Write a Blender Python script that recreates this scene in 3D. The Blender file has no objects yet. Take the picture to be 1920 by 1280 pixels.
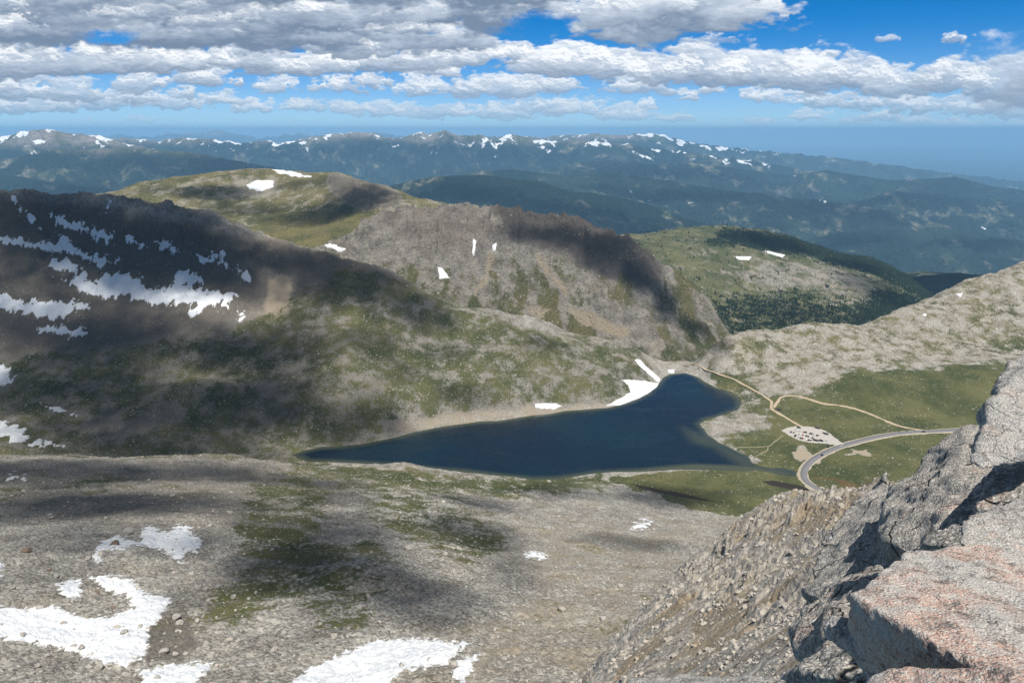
import bpy, bmesh, math, random
import numpy as np
from mathutils import Vector

# ------------------------------------------------------------------ camera
PITCH = math.radians(17.2); CH = 434.0; FPX = 1280.0
sc = bpy.context.scene
cam_d = bpy.data.cameras.new('camera'); cam = bpy.data.objects.new('camera', cam_d)
sc.collection.objects.link(cam); sc.camera = cam
cam.location = (0, 0, CH); cam.rotation_euler = (math.pi/2 - PITCH, 0, 0)
cam_d.sensor_fit = 'HORIZONTAL'; cam_d.sensor_width = 36.0; cam_d.lens = 24.0
cam_d.clip_start = 0.1; cam_d.clip_end = 400000.0
HAZE_D = 2.7e-5; HAZE_COL = (.35, .67, 1.0, 1); HAZE_TOP = 740.0
CP, SP = math.cos(PITCH), math.sin(PITCH)

# ------------------------------------------------------------------ sun and exposure
SUN = Vector((0.13, -0.36, 0.92)).normalized()
sd = bpy.data.lights.new('sun', 'SUN'); sun = bpy.data.objects.new('sun', sd)
sc.collection.objects.link(sun)
sd.energy = 5.0; sd.angle = math.radians(0.5); sd.color = (1.0, 0.945, 0.86)
sun.rotation_euler = (-SUN).to_track_quat('-Z', 'Y').to_euler()
sc.view_settings.view_transform = 'Standard'; sc.view_settings.look = 'None'
sc.view_settings.exposure = 0.22; sc.view_settings.gamma = 1.0
sc.view_settings.use_curve_mapping = False
cy = sc.cycles
cy.use_denoising = True; cy.denoising_prefilter = 'NONE'; cy.denoiser = 'OPENIMAGEDENOISE'; cy.denoising_input_passes = 'RGB_ALBEDO_NORMAL'
cy.max_bounces = 5; cy.diffuse_bounces = 2; cy.glossy_bounces = 2; cy.transmission_bounces = 2
cy.transparent_max_bounces = 24; cy.volume_bounces = 2; cy.caustics_reflective = False; cy.caustics_refractive = False
cy.use_adaptive_sampling = True; cy.adaptive_threshold = 0.01

# pixel of the 1920x1280 picture -> direction slopes (u = X/Y, s = dZ/Y)
def ray(px, py):
    xc = (np.asarray(px, float)-960)/FPX; yc = (640-np.asarray(py, float))/FPX
    den = CP + yc*SP
    return xc/den, (-SP + yc*CP)/den
def P(px, py, Y):
    u, s = ray(px, py); return np.array([u*Y, Y, CH + s*Y])
def PZ(px, py, z=0.0):
    u, s = ray(px, py); Y = (z-CH)/s; return np.array([u*Y, Y, z])
def proj(X, Y, Z):
    dz = Z-CH
    dep = Y*CP - dz*SP; up = Y*SP + dz*CP
    dep = np.maximum(dep, 1e-3)
    return 960 + FPX*X/dep, 640 - FPX*up/dep

# ------------------------------------------------------------------ node helper
class G:
    def __init__(s, tree): s.t = tree; s.n = tree.nodes; s.l = tree.links
    def node(s, typ, **kw):
        n = s.n.new(typ)
        for k, v in kw.items(): setattr(n, k, v)
        return n
    def put(s, sock, v):
        if v is None: return
        if isinstance(v, bpy.types.NodeSocket): s.l.new(v, sock)
        else:
            if sock.type == 'RGBA' and isinstance(v, (tuple, list)) and len(v) == 3: v = (*v, 1)
            if sock.type == 'RGBA' and isinstance(v, (int, float)): v = (v, v, v, 1)
            if sock.type == 'VECTOR' and isinstance(v, (int, float)): v = (v, v, v)
            sock.default_value = v
    def m(s, op, a, b=None, c=None, clamp=False):
        n = s.node('ShaderNodeMath', operation=op, use_clamp=clamp)
        s.put(n.inputs[0], a); s.put(n.inputs[1], b); s.put(n.inputs[2], c); return n.outputs[0]
    def v(s, op, a, b=None, sc_=None):
        n = s.node('ShaderNodeVectorMath', operation=op)
        s.put(n.inputs[0], a); s.put(n.inputs[1], b)
        if sc_ is not None: s.put(n.inputs[3], sc_)
        return n.outputs['Value'] if op in ('LENGTH', 'DOT_PRODUCT', 'DISTANCE') else n.outputs[0]
    def mix(s, f, a, b, blend='MIX'):
        n = s.node('ShaderNodeMix', data_type='RGBA', blend_type=blend)
        s.put(n.inputs[0], f); s.put(n.inputs[6], a); s.put(n.inputs[7], b); return n.outputs[2]
    def mr(s, x, a, b, c=0.0, d=1.0, smooth=True):
        n = s.node('ShaderNodeMapRange', interpolation_type='SMOOTHSTEP' if smooth else 'LINEAR')
        for i, q in enumerate((x, a, b, c, d)): s.put(n.inputs[i], q)
        return n.outputs[0]
    def noise(s, vec, scale, detail=4, rough=0.55, dist=0.0, out=0):
        n = s.node('ShaderNodeTexNoise'); s.put(n.inputs['Vector'], vec)
        s.put(n.inputs['Scale'], scale); s.put(n.inputs['Detail'], detail)
        s.put(n.inputs['Roughness'], rough); s.put(n.inputs['Distortion'], dist); return n.outputs[out]
    def vor(s, vec, scale, feature='F1', out=0, rand=1.0):
        n = s.node('ShaderNodeTexVoronoi', feature=feature); s.put(n.inputs['Vector'], vec)
        s.put(n.inputs['Scale'], scale); s.put(n.inputs['Randomness'], rand); return n.outputs[out]
    def attr(s, name):
        n = s.node('ShaderNodeAttribute', attribute_name=name); return n.outputs['Fac']
    def bump(s, h, dist, strength=1.0, normal=None):
        n = s.node('ShaderNodeBump'); s.put(n.inputs['Height'], h); s.put(n.inputs['Distance'], dist)
        s.put(n.inputs['Strength'], strength)
        if normal is not None: s.put(n.inputs['Normal'], normal)
        return n.outputs[0]

def new_mat(name):
    m = bpy.data.materials.new(name); m.use_nodes = True
    g = G(m.node_tree); bs = m.node_tree.nodes['Principled BSDF']
    bs.inputs['Specular IOR Level'].default_value = 0.15
    return m, g, bs

# ------------------------------------------------------------------ world: sky and clouds
w = bpy.data.worlds.new('World'); sc.world = w; w.use_nodes = True
g = G(w.node_tree); bg = w.node_tree.nodes['Background']
sky = g.node('ShaderNodeTexSky', sky_type='NISHITA', sun_disc=False)
sky.sun_elevation = math.asin(SUN.z); sky.sun_rotation = math.atan2(SUN.x, SUN.y)
SKYK = 0.10
sky.altitude = 4300.0; sky.air_density = 1.0; sky.dust_density = 0.35; sky.ozone_density = 2.2
tc = g.node('ShaderNodeTexCoord'); d = tc.outputs['Generated']
sep = g.node('ShaderNodeSeparateXYZ'); g.put(sep.inputs[0], d)
skc = g.mix(1.0, sky.outputs[0], (SKYK, SKYK, SKYK), 'MULTIPLY')
skc = g.mix(g.mr(sep.outputs[2], .0, .15), g.mix(g.mr(sep.outputs[2], -.005, .055), g.mix(1.0, skc, (.60, .80, 1.0), 'MULTIPLY'), g.mix(1.0, skc, (.62, .80, 1.0), 'MULTIPLY')), g.mix(1.0, skc, (.02, .56, .97), 'MULTIPLY'))
skc = g.mix(g.mr(sep.outputs[2], .28, .6), skc, (.10, .115, .14))   # broken cloud overhead
g.put(bg.inputs[0], skc); bg.inputs[1].default_value = 1.0
w.cycles.sampling_method = 'MANUAL'; w.cycles.sample_map_resolution = 256

# ------------------------------------------------------------------ numpy noise
_r = np.random.RandomState(11); _ANG = _r.rand(256, 256)*2*np.pi
_GX = np.cos(_ANG).astype(np.float32); _GY = np.sin(_ANG).astype(np.float32)
def gnoise(x, y, seed=0):
    x = x + seed*17.31; y = y + seed*9.77
    xi = np.floor(x).astype(np.int64); yi = np.floor(y).astype(np.int64)
    fx = (x-xi).astype(np.float32); fy = (y-yi).astype(np.float32)
    ux = fx*fx*fx*(fx*(fx*6-15)+10); uy = fy*fy*fy*(fy*(fy*6-15)+10)
    def c(a, b):
        i = (xi+a) & 255; j = (yi+b) & 255
        return _GX[i, j]*(fx-a) + _GY[i, j]*(fy-b)
    n0 = c(0, 0)*(1-ux) + c(1, 0)*ux; n1 = c(0, 1)*(1-ux) + c(1, 1)*ux
    return 1.5*(n0*(1-uy) + n1*uy)
def fbm(x, y, o=5, gain=.5, seed=0, lac=2.03):
    a = 1.0; s = 0; f = 1.0
    for k in range(o): s = s + a*gnoise(x*f, y*f, seed+k*3); a *= gain; f *= lac
    return s
def ridged(x, y, o=5, gain=.5, seed=0, lac=2.03):
    a = 1.0; s = 0; f = 1.0; t = 0
    for k in range(o): s = s + a*(1-2*np.abs(gnoise(x*f, y*f, seed+k*3))); t += a; a *= gain; f *= lac
    return s/t
def sstep(x, a, b):
    t = np.clip((x-a)/(b-a), 0, 1); return t*t*(3-2*t)

# ------------------------------------------------------------------ sky dome, clouds painted on with their sunlit tops and shaded bases
CL = [  # centre px, centre py, half width, half height above, half height below, darkness
 (120,232,140,5,4,.1,.4),(262,224,50,6,4,.1,.5),(175,228,22,8,4,0,.6),(1650,244,170,7,5,.1,.5),(1500,250,60,5,4,.1,.4),(1345,246,22,5,4,.1,.4),(1840,252,90,7,5,.1,.5),
 (1425,232,44,15,5,.1),(1515,222,50,18,6,.1),(1600,232,60,14,7,.2),(1660,222,70,16,7,.2),(1720,232,60,22,8,.2),(1790,236,60,16,7,.2),(1840,242,60,18,7,.2),(1905,244,50,22,8,.2),
 (1216,200,24,16,9,.0),(1263,224,44,13,6,.1),(1180,218,70,26,9,.1),(1090,210,80,30,10,.1),(1010,205,80,28,10,.1),(930,214,90,28,10,.2),(830,215,100,26,9,.2),(720,212,80,26,9,.1),(650,206,60,22,8,.1),
 (570,202,60,18,8,.1),(475,204,60,20,9,.1),(420,190,60,22,9,.2),(330,196,90,26,10,.3),(210,196,100,28,12,.4),(90,200,110,30,12,.4),(10,204,100,30,12,.4),
 (1530,192,80,22,9,.3),(1620,196,90,24,10,.3),(1720,202,90,26,10,.3),(1820,206,90,28,12,.3),(1900,212,80,30,12,.3),
 (250,186,80,22,11,.4),(150,180,90,34,14,.4),(50,176,100,36,14,.4),(-30,170,100,40,16,.4),
 (640,166,70,24,10,.1),(700,156,50,20,10,.1),(522,166,56,32,10,.1),(441,156,18,18,8,.0),(370,150,66,34,14,.2),(265,160,80,34,14,.2),(350,176,40,16,9,.1),
 (780,170,80,34,12,.1),(880,168,80,42,14,.1),(960,170,90,40,14,.1),(1050,166,60,28,10,.1),(810,136,60,20,10,.1),
 (1290,182,28,16,8,.0),(1200,164,86,28,12,.1),(1335,168,34,10,7,.0),(1430,184,66,20,8,.0),(1500,176,36,11,7,.0),
 (1030,126,90,48,22,.2),(970,104,60,30,16,.1),(880,110,90,44,22,.1),(790,116,110,40,20,.1),(700,118,110,48,18,.2),(600,126,110,44,18,.2),(520,128,110,36,18,.2),
 (430,118,120,42,20,.3),(330,118,130,40,20,.3),(235,118,140,50,22,.3),(120,120,150,46,24,.4),(20,124,140,44,26,.4),
 (1060,124,90,46,20,.1),(1150,132,100,54,22,.2),(1240,138,100,52,24,.2),(1330,140,110,66,24,.3),(1420,140,110,60,28,.3),(1510,148,110,56,26,.3),(1600,152,110,50,24,.3),(1690,160,100,44,22,.3),(1780,152,110,48,30,.3),(1880,160,120,86,38,.4),(1990,150,140,90,50,.5),
 (1330,74,80,12,9,.2,.45),(1657,72,30,11,8,.1,.65),(1790,73,38,11,8,.2,.7),(1474,32,11,13,8,0,.5),
 (860,74,70,28,22,.5),(740,70,110,34,26,.5),(640,90,120,36,20,.4),(560,70,160,40,24,.8),(400,60,200,46,34,.9),(220,66,190,52,28,.9),(60,60,190,60,34,1.),
 (1190,52,110,34,30,.5),(1120,28,110,40,26,.2),(1390,10,110,40,40,.1),(1270,24,170,46,46,.5),
 (985,-2,50,40,30,.4),(900,20,130,50,40,1.),(760,30,170,50,30,1.),(600,40,170,50,30,.8),(480,10,190,50,36,.5),(300,14,200,60,36,.7),(120,0,180,60,40,.6),(-60,20,160,60,60,.9),
 (45,50,60,30,18,.12,.85),(545,24,130,34,28,.2,.75),(400,42,110,20,16,.3,.6),(745,56,120,14,12,.35,.6),(250,30,120,24,18,.35,.5),
 (860,-30,200,50,50,1.1),(560,-40,220,50,50,.8),(260,-50,260,60,50,.9),(1440,-20,60,30,26,.2),
]
NA, NB = 1800, 420
ga = np.linspace(-.86, .86, NA); gb = np.linspace(-.012, .24, NB)
GA, GB = np.meshgrid(ga, gb, indexing='ij')
GA = GA.astype(np.float32); GB = GB.astype(np.float32)
wx = .010*fbm(GA*40, GB*80, 4, .6, 5); wy = .004*fbm(GA*40, GB*80, 4, .6, 9)
WA, WB = GA+wx, GB+wy
RGB = np.zeros((NA, NB, 3), np.float32); ALP = np.zeros((NA, NB), np.float32)
TOPC = np.array((.93, .94, .95)); MIDC = np.array((.48, .55, .65)); LOWC = np.array((.17, .23, .33)); AIR = np.array((.34, .50, .66))
prs = np.random.RandomState(77)
BIG = 1.58+.26*fbm(GA*9, GB*26, 3, .5, 400)+.12*fbm(GA*30, GB*75, 2, .5, 404)
def shade_puff(s, f0_, hgt, vert, dkn, wt, amp, noise_, far, soft):
    f = f0_ + noise_
    al = sstep(f, 0, soft)*wt
    h = np.sqrt(np.clip(f0_+noise_*.55, 0, 1)+.12)
    hx, hy = np.gradient(h, ga[1]-ga[0], gb[1]-gb[0]); q = hgt*amp
    nx, ny = -hx*q, -hy*q; nn = np.sqrt(nx*nx+ny*ny+1)
    lam = np.clip((nx*.30+ny*.66+.62)/nn, 0, 1)
    t = (.14+.86*vert)*(.34+.66*lam*lam*lam*1.6)+.03 - .36*dkn + .10*np.clip(1-f*2.2, 0, 1)*vert
    t = t*BIG[s]
    t = np.clip(t, 0, 1)[..., None]
    col = np.where(t < .5, LOWC+(MIDC-LOWC)*t*2, MIDC+(TOPC-MIDC)*(t*2-1))
    col = col*(1-far)+AIR*far; al = (al*(1-.35*far))[..., None]  # low clouds fade to air colour, their haze painted in
    RGB[s] = RGB[s]*(1-al)+col*al; ALP[s] = ALP[s]*(1-al[..., 0])+al[..., 0]
def window(a, b, ra, up, dn):
    i0, i1 = np.searchsorted(ga, (a-ra, a+ra)); j0, j1 = np.searchsorted(gb, (b-dn, b+up))
    return (slice(i0, i1), slice(j0, j1)) if i1-i0 > 2 and j1-j0 > 2 else None
for ci, it in enumerate(CL):
    px, py, rx, rt, rb, dkn = it[:6]; wt = it[6] if len(it) > 6 else 1.0
    rx *= 1 if dkn >= .5 else .64 if py > 150 else .74; a, b = ray(px, py); a2, _ = ray(px+rx, py); _, bt = ray(px, py-rt); _, bb = ray(px, py+rb)
    ra = abs(a2-a); ht = bt-b; hb = b-bb; far = float(np.clip(1-b/.075, 0, 1))*.62
    s = window(a, b, ra*1.5, ht*1.7, hb*2.2)
    if s is None: continue
    dark_deck = dkn >= .5
    x = (WA[s]-a)/ra; y = WB[s]-b; yn = np.where(y > 0, y/ht, y/hb); k = 1.0/max(ht, .010)
    soft_ = fbm(GA[s]*k*.38, GB[s]*k*.95, 4, .55, ci+20); fine = fbm(GA[s]*k*1.6, GB[s]*k*3.0, 5, .58, ci+30)
    base = 1-np.sqrt(x*x*.95+yn*yn*(1 if dark_deck else 1.5))
    vert = sstep(yn, -1.0, .9 if dark_deck else .6)
    shade_puff(s, base+.22+soft_*.55, ht*(.45 if dark_deck else .8), vert*(.80 if dark_deck else .60)+(.30 if dark_deck else .14)*soft_, dkn*.55, wt*(1 if dark_deck else .92), .15, fine*.15, far, .55 if dark_deck else .34)
    n = int(rx/max(rt, 8)*(2.4 if not dark_deck else 1.1))+2
    P_ = []
    for _ in range(n):
        xx = prs.uniform(-1, 1); hm = ht*(1-.55*xx*xx)*prs.uniform(.55, 1.12); P_.append((xx, hm, prs.uniform(.05, .60)))
    P_.sort(key=lambda t_: -t_[2]*t_[1])
    for (xx, hm, cy_) in P_:
        pr = hm*prs.uniform(.38, .60); prx = pr*prs.uniform(1.15, 2.1); pa = a+xx*ra*.88; pb = b+cy_*hm
        w2 = window(pa, pb, prx*1.5, pr*1.5, pr*1.3)
        if w2 is None: continue
        sd_ = prs.randint(1, 200); k2 = 1/max(pr, .004)
        X_ = (WA[w2]-pa)/prx; Y_ = (WB[w2]-pb)/pr; Y_ = np.where(Y_ < 0, Y_*1.0, Y_)
        bl = np.abs(gnoise(GA[w2]*k2*.7, GB[w2]*k2*.9, sd_))*.55+np.abs(gnoise(GA[w2]*k2*1.6, GB[w2]*k2*2, sd_+3))*.30
        fn = fbm(GA[w2]*k2*1.5, GB[w2]*k2*2.0, 5, .6, sd_+7)
        vg = sstep((GB[w2]-b)/ht, -.55, .62)
        shade_puff(w2, (1-np.sqrt(X_*X_+Y_*Y_))*1.15+.13-bl, pr*2, vg*.92+.06, dkn*.42, wt*(.85 if not dark_deck else .45)*sstep(Y_, -1.15, .15), .155, fn*.15, far, .32)
RGB = RGB/np.maximum(ALP, 1e-3)[..., None]
for hx_, hy_, hr_, hv_ in ((205,72,55,13), (1010,44,60,18)):   # blue gaps in the deck
    a, b = ray(hx_, hy_); ALP *= 1-sstep(1.25-np.sqrt(((WA-a)/(hr_/FPX))**2+((WB-b)/(hv_/FPX))**2), 0, .9)
ALP *= sstep(GB, -.008, .02)*(1-sstep(np.abs(GA), .80, .86))*(1-sstep(GB, .20, .24))

def grid_mesh(name, XYZ, mat, smooth=True, attrs=None, mask=None):
    n0, n1 = XYZ.shape[:2]; me = bpy.data.meshes.new(name)
    idx = np.arange(n0*n1, dtype=np.int32).reshape(n0, n1)
    q = np.stack([idx[:-1, :-1], idx[1:, :-1], idx[1:, 1:], idx[:-1, 1:]], -1)
    q = q[mask] if mask is not None else q.reshape(-1, 4)
    V = XYZ.reshape(-1, 3).astype(np.float32)
    if mask is not None:
        used, inv = np.unique(q, return_inverse=True); q = inv.reshape(-1, 4).astype(np.int32); V = V[used]
    nf = len(q)
    me.vertices.add(len(V)); me.vertices.foreach_set('co', V.ravel())
    me.loops.add(nf*4); me.loops.foreach_set('vertex_index', q.ravel().astype(np.int32))
    me.polygons.add(nf); me.polygons.foreach_set('loop_start', np.arange(0, nf*4, 4, dtype=np.int32))
    me.update(calc_edges=True)
    me.polygons.foreach_set('use_smooth', np.full(nf, smooth))
    for k, arr in (attrs or {}).items():
        arr = np.asarray(arr, np.float32); A_ = arr.reshape(n0*n1, -1)
        if mask is not None: A_ = A_[used]
        if A_.shape[1] == 1:
            at = me.attributes.new(k, 'FLOAT', 'POINT'); at.data.foreach_set('value', A_.ravel())
        else:
            at = me.attributes.new(k, 'FLOAT_COLOR', 'POINT'); at.data.foreach_set('color', A_.ravel())
    me.materials.append(mat)
    o = bpy.data.objects.new(name, me); sc.collection.objects.link(o); return o
def tag(o, label, cat=None, group=None, kind=None):
    if label: o['label'] = label
    if cat: o['category'] = cat
    if group: o['group'] = group
    if kind: o['kind'] = kind
    return o

R = 160000.0; nrm = np.sqrt(1+GA**2+GB**2)
m = bpy.data.materials.new('sky_clouds'); m.use_nodes = True; q = G(m.node_tree)
m.node_tree.nodes.remove(m.node_tree.nodes['Principled BSDF'])
em = q.node('ShaderNodeEmission'); tr = q.node('ShaderNodeBsdfTransparent'); mx = q.node('ShaderNodeMixShader')
at = q.node('ShaderNodeAttribute', attribute_name='cloud')
q.put(em.inputs[0], at.outputs['Color']); q.put(mx.inputs[0], at.outputs['Alpha'])
q.l.new(tr.outputs[0], mx.inputs[1]); q.l.new(em.outputs[0], mx.inputs[2]); q.l.new(mx.outputs[0], m.node_tree.nodes['Material Output'].inputs[0])
m.cycles.emission_sampling = 'NONE'
so = grid_mesh('sky', np.stack([GA*R/nrm, R/nrm, CH+GB*R/nrm], -1), m, attrs={'cloud': np.concatenate([RGB, ALP[..., None]], -1)})
tag(so, 'white and grey cumulus clouds over a blue mountain sky', kind='structure')
so.visible_shadow = True
# ------------------------------------------------------------------ terrain from surveyed points
def solve(pts):
    pts = np.asarray(pts, float); xy = pts[:, :2]
    D = np.hypot(xy[:, None, 0]-xy[None, :, 0], xy[:, None, 1]-xy[None, :, 1])
    n = len(pts); M = np.zeros((n+3, n+3)); M[:n, :n] = D - np.eye(n)*2.0
    M[:n, n] = 1; M[:n, n+1:] = xy/1000; M[n, :n] = 1; M[n+1:, :n] = xy.T/1000
    b = np.zeros(n+3); b[:n] = pts[:, 2]; wts = np.linalg.solve(M, b)
    def f(X, Y):
        sh = X.shape; X = X.ravel(); Y = Y.ravel(); out = np.empty(len(X), np.float32)
        xf = xy.astype(np.float32); wf = wts[:n].astype(np.float32)
        for i in range(0, len(X), 60000):
            a = X[i:i+60000, None].astype(np.float32)-xf[None, :, 0]; c = Y[i:i+60000, None].astype(np.float32)-xf[None, :, 1]
            out[i:i+60000] = np.sqrt(a*a+c*c+36.0) @ wf
        out += wts[n] + wts[n+1]*X/1000 + wts[n+2]*Y/1000
        return out.reshape(sh)
    return f
def line_pts(L, step=30):
    out = []
    for (a, b) in zip(L[:-1], L[1:]):
        k = max(1, int(abs(b[0]-a[0])/step))
        for i in range(k): t = i/k; out.append(tuple(a[j]*(1-t)+b[j]*t for j in range(3)))
    out.append(L[-1]); return out
def behind(L, dy, dz, ex=1.0):
    o = []
    for (px, py, Y) in L:
        q = P(px, py, Y); o.append((q[0]*(1+dy/Y*ex), Y+dy, q[2]-dz))
    return o
def poly_sd(X, Y, poly):
    """signed distance, positive inside"""
    d2 = np.full(X.shape, 1e18, np.float32); ins = np.zeros(X.shape, bool)
    n = len(poly)
    for i in range(n):
        x0, y0 = poly[i]; x1, y1 = poly[(i+1) % n]
        ex, ey = x1-x0, y1-y0; L2 = ex*ex+ey*ey+1e-9
        t = np.clip(((X-x0)*ex+(Y-y0)*ey)/L2, 0, 1)
        d2 = np.minimum(d2, (X-x0-t*ex)**2+(Y-y0-t*ey)**2)
        if y0 != y1:
            c = ((y0 > Y) != (y1 > Y)) & (X < (x1-x0)*(Y-y0)/(y1-y0)+x0)
            ins ^= c
    d = np.sqrt(d2); return np.where(ins, d, -d)

# lake outline (on the water plane z = 0)
LAKE_PX = [(548,852),(575,843),(600,838),(640,836),(680,832),(715,825),(740,820),(775,810),(800,805),(830,799),(860,795),(900,790),(930,789),(970,783),(1000,778),(1030,775),
 (1060,770),(1100,767),(1140,764),(1165,758),(1190,749),(1213,738),(1232,722),(1243,708),(1256,701),(1285,699),(1305,705),(1322,716),(1345,727),(1366,733),(1384,745),(1390,757),(1384,768),
 (1365,775),(1345,781),(1322,787),(1313,795),(1322,806),(1328,817),(1345,829),(1368,838),(1385,846),(1402,854),(1412,866),(1424,872),(1445,877),(1468,877),(1490,882),(1500,890),(1490,893),(1462,890),
 (1440,884),(1420,881),(1390,883),(1350,882),(1300,880),(1250,882),(1200,883),(1150,885),(1120,887),(1080,893),(1040,898),(1000,899),(940,893),(870,884),(800,879),(700,870),(620,866),(575,864)]
LAKE = [tuple(PZ(a, b)[:2]) for a, b in LAKE_PX]
PONDS = [[tuple(PZ(a, b, .6)[:2]) for a, b in pl] for pl in (
 [(1425,902),(1450,900),(1480,905),(1510,912),(1540,922),(1548,928),(1520,927),(1480,918),(1445,910)],
 [(1180,905),(1220,912),(1260,920),(1300,929),(1340,938),(1380,944),(1400,951),(1350,945),(1290,938),(1240,928),(1200,918)])]
EC = [(-250,340,1250),(-150,345,1260),(-50,350,1265),(0,355,1270),(40,357,1275),(100,360,1280),(150,363,1285),(205,365,1290),(250,372,1298),(300,380,1305),(350,389,1310),(400,400,1315),(430,411,1318),(470,425,1320),(500,435,1320),(560,452,1315),
 (610,468,1310),(650,480,1304),(665,490,1300),(700,497,1295),(730,504,1290),(760,520,1285),(790,537,1278),(825,555,1270),(850,564,1264),(875,572,1258),(925,585,1250),(970,592,1248),(1010,602,1246),(1060,620,1244),(1110,630,1240),(1160,635,1235),(1190,652,1222),(1215,665,1212)]
COL = [(1215,665,1212),(1255,668,1208),(1300,668,1200),(1330,655,1215),(1345,640,1230)]
HC = [(1345,640,1230),(1365,630,1260),(1390,624,1280),(1425,618,1300),(1450,621,1300),(1480,618,1305),(1520,611,1312),(1540,612,1312),(1580,617,1315),(1605,612,1325),(1630,609,1335),(1655,597,1350),(1680,584,1370),(1700,573,1395),(1740,556,1420),(1780,540,1450),(1810,525,1475),(1850,512,1500),(1890,499,1530),(1920,490,1550),(2000,465,1590),(2120,430,1640)]
BENCH = [(-350,850,590),(-150,848,630),(0,850,655),(150,852,680),(300,855,705),(420,857,730),(560,865,775),(620,868,792)]
FOOT = [(1150,893,2),(1200,925,5),(1260,937,6),(1320,950,6),(1380,962,6),(1420,975,8)]
pts = []
pts += [tuple(P(*q)) for q in EC] + [tuple(P(*q)) for q in COL] + [tuple(P(*q)) for q in HC] + [tuple(P(*q)) for q in BENCH]
pts += behind(EC[::2], 90, 75) + behind(EC[::2], 260, 190) + behind(HC[:-1:2], 120, 60) + behind(HC[:-1:2], 320, 190) + behind(COL, 90, 60) + behind(COL, 280, 170)
pts += behind(BENCH, 80, 62)
pts += [tuple(P(a, b, y)) for a, b, y in [(0,600,1080),(200,600,1095),(400,600,1110),(600,620,1110),(200,480,1190),(0,480,1175),(400,500,1210),(-200,600,1070),(-200,480,1165),(-200,730,940),
 (200,730,960),(0,730,950),(400,730,960),(600,730,965),(800,700,1050),(800,630,1140),(1000,690,1090),(100,420,1235),(300,430,1260),(500,560,1200),(600,540,1230),
 (1700,640,1250),(1800,620,1290),(1900,600,1310),(1850,560,1400),(1750,660,1220),(1900,660,1215),(1650,640,1270),(1500,650,1235),(1400,660,1200),(2050,600,1330),(2050,520,1480),
 (0,1280,150),(400,1280,150),(700,1280,150),(1000,1280,150),(-300,1280,150),(0,1150,215),(400,1150,218),(800,1150,225),(0,1035,300),(400,1035,310),(800,1035,330),(-300,1035,300),(0,950,430),(400,950,440),(800,950,520),(0,900,540),(400,900,570),(800,915,665),
 (1000,930,680),(1000,1000,490),(1000,1100,305),(1200,1000,520),(1200,1100,330),(1400,1010,560),(1200,1280,160),(-300,950,420),(1100,960,610)]]
pts += [tuple(PZ(a, b, z)) for a, b, z in [(0,825,46),(150,840,30),(300,847,18),(450,853,6),(-250,820,60),(300,800,30),(500,800,14),(1100,700,32),
 (1400,800,3),(1520,815,5),(1600,860,6),(1700,830,9),(1800,805,12),(1600,760,15),(1750,740,22),(1880,760,14),(1850,700,36),(1600,700,36),(1450,740,12),(1380,700,14),(1300,685,6),(1560,925,3),(1500,902,1),(1650,900,6),(1800,900,10),(2050,800,20),(2000,900,20),
 (1300,895,1.5),(1200,897,1.5),(1400,905,1.6),(1450,930,3),(1400,930,4),(1300,915,3),(1480,950,5),(1600,980,8),(1800,1000,10),(1380,770,4),(1440,850,3),(1150,893,2)]]
pts += [tuple(PZ(a, b, z)) for a, b, z in FOOT]
pts += [(-400,60,330),(0,60,350),(300,60,330),(600,60,300),(-300,90,322),(200,95,320),(450,200,180),(520,300,120),(600,450,50),(900,300,60),(700,150,250)]
hb = solve(pts)
def H_base(X, Y, detail=True):
    z = hb(X, Y)
    wz = fbm(X/55, Y/55, 2, .5, 40)*6
    dl = poly_sd(X+wz*.45, Y+wz*.35, LAKE)
    u = X/np.maximum(Y, 1)
    flat = sstep(z, 60, 14)*sstep(Y, 600, 760)*sstep(u, -.05, .15)
    flat = np.maximum(flat, sstep(dl, -70, -5))
    hr_ = sstep(u, .22, .34)*sstep(z, 18, 50)*sstep(Y, 1100, 1180)
    steep = sstep(z, 110, 230)*sstep(Y, 950, 1100)*sstep(u, .05, -.15)
    nearc = sstep(Y, 760, 600)
    n = 9*fbm(X/150, Y/150, 3, .5, 1)*(1-flat)*(1-.55*nearc)
    crag = (ridged((X+.35*Y)/70, Y/160, 5, .55, 7)-.35)
    n = n + steep*(15*sstep(fbm(X/260, Y/200, 2, .5, 17), -.5, .5)*crag+7*(ridged((X-.5*Y)/60, (Y+.4*X)/90, 4, .55, 18)-.4))
    n = n + (1-flat)*2.6*(1-steep)*fbm(X/30, Y/30, 3, .5, 13)*(1-.3*nearc)
    n = n + hr_*((ridged((X+.5*Y)/45, (Y-.3*X)/80, 4, .55, 19)-.4)*2.6+1.3*fbm(X/14, Y/14, 3, .6, 20))
    if detail:
        n = n + (1-flat*.75)*(.75+2.2*steep)*fbm(X/7, Y/7, 3, .6, 21)
        n = n + nearc*.38*fbm(X/2.4, Y/2.4, 3, .6, 27)
        rocky = sstep(z, 30, 60)
        n = n + (1-nearc)*(.5+.8*rocky)*(1-.85*flat)*np.abs(fbm(X/3.5, Y/3.5, 2, .6, 31))
    z = z + n
    w_ = sstep(-dl, 0, 55)
    z = np.where(dl > 0, -np.minimum(dl*.35, 12)-.15, np.minimum(z, .35+(-dl)*.06+(1-flat)*0)*(1-w_)+z*w_)
    z = np.where((dl <= 0) & (dl > -70), np.maximum(z, .3), z)
    for pp in PONDS:
        dp = poly_sd(X+wz*.3, Y+wz*.3, pp); z = np.where(dp > 0, .2, z)
    return z
def depth_grid(u0, u1, nu, ylist):
    u = np.linspace(u0, u1, nu); ys = []
    for (a, b, n) in ylist: ys += list(a*(b/a)**(np.arange(n)/n))
    ys.append(ylist[-1][1]); Y = np.array(ys)
    U, YY = np.meshgrid(u, Y, indexing='ij'); return U*YY, YY
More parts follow.
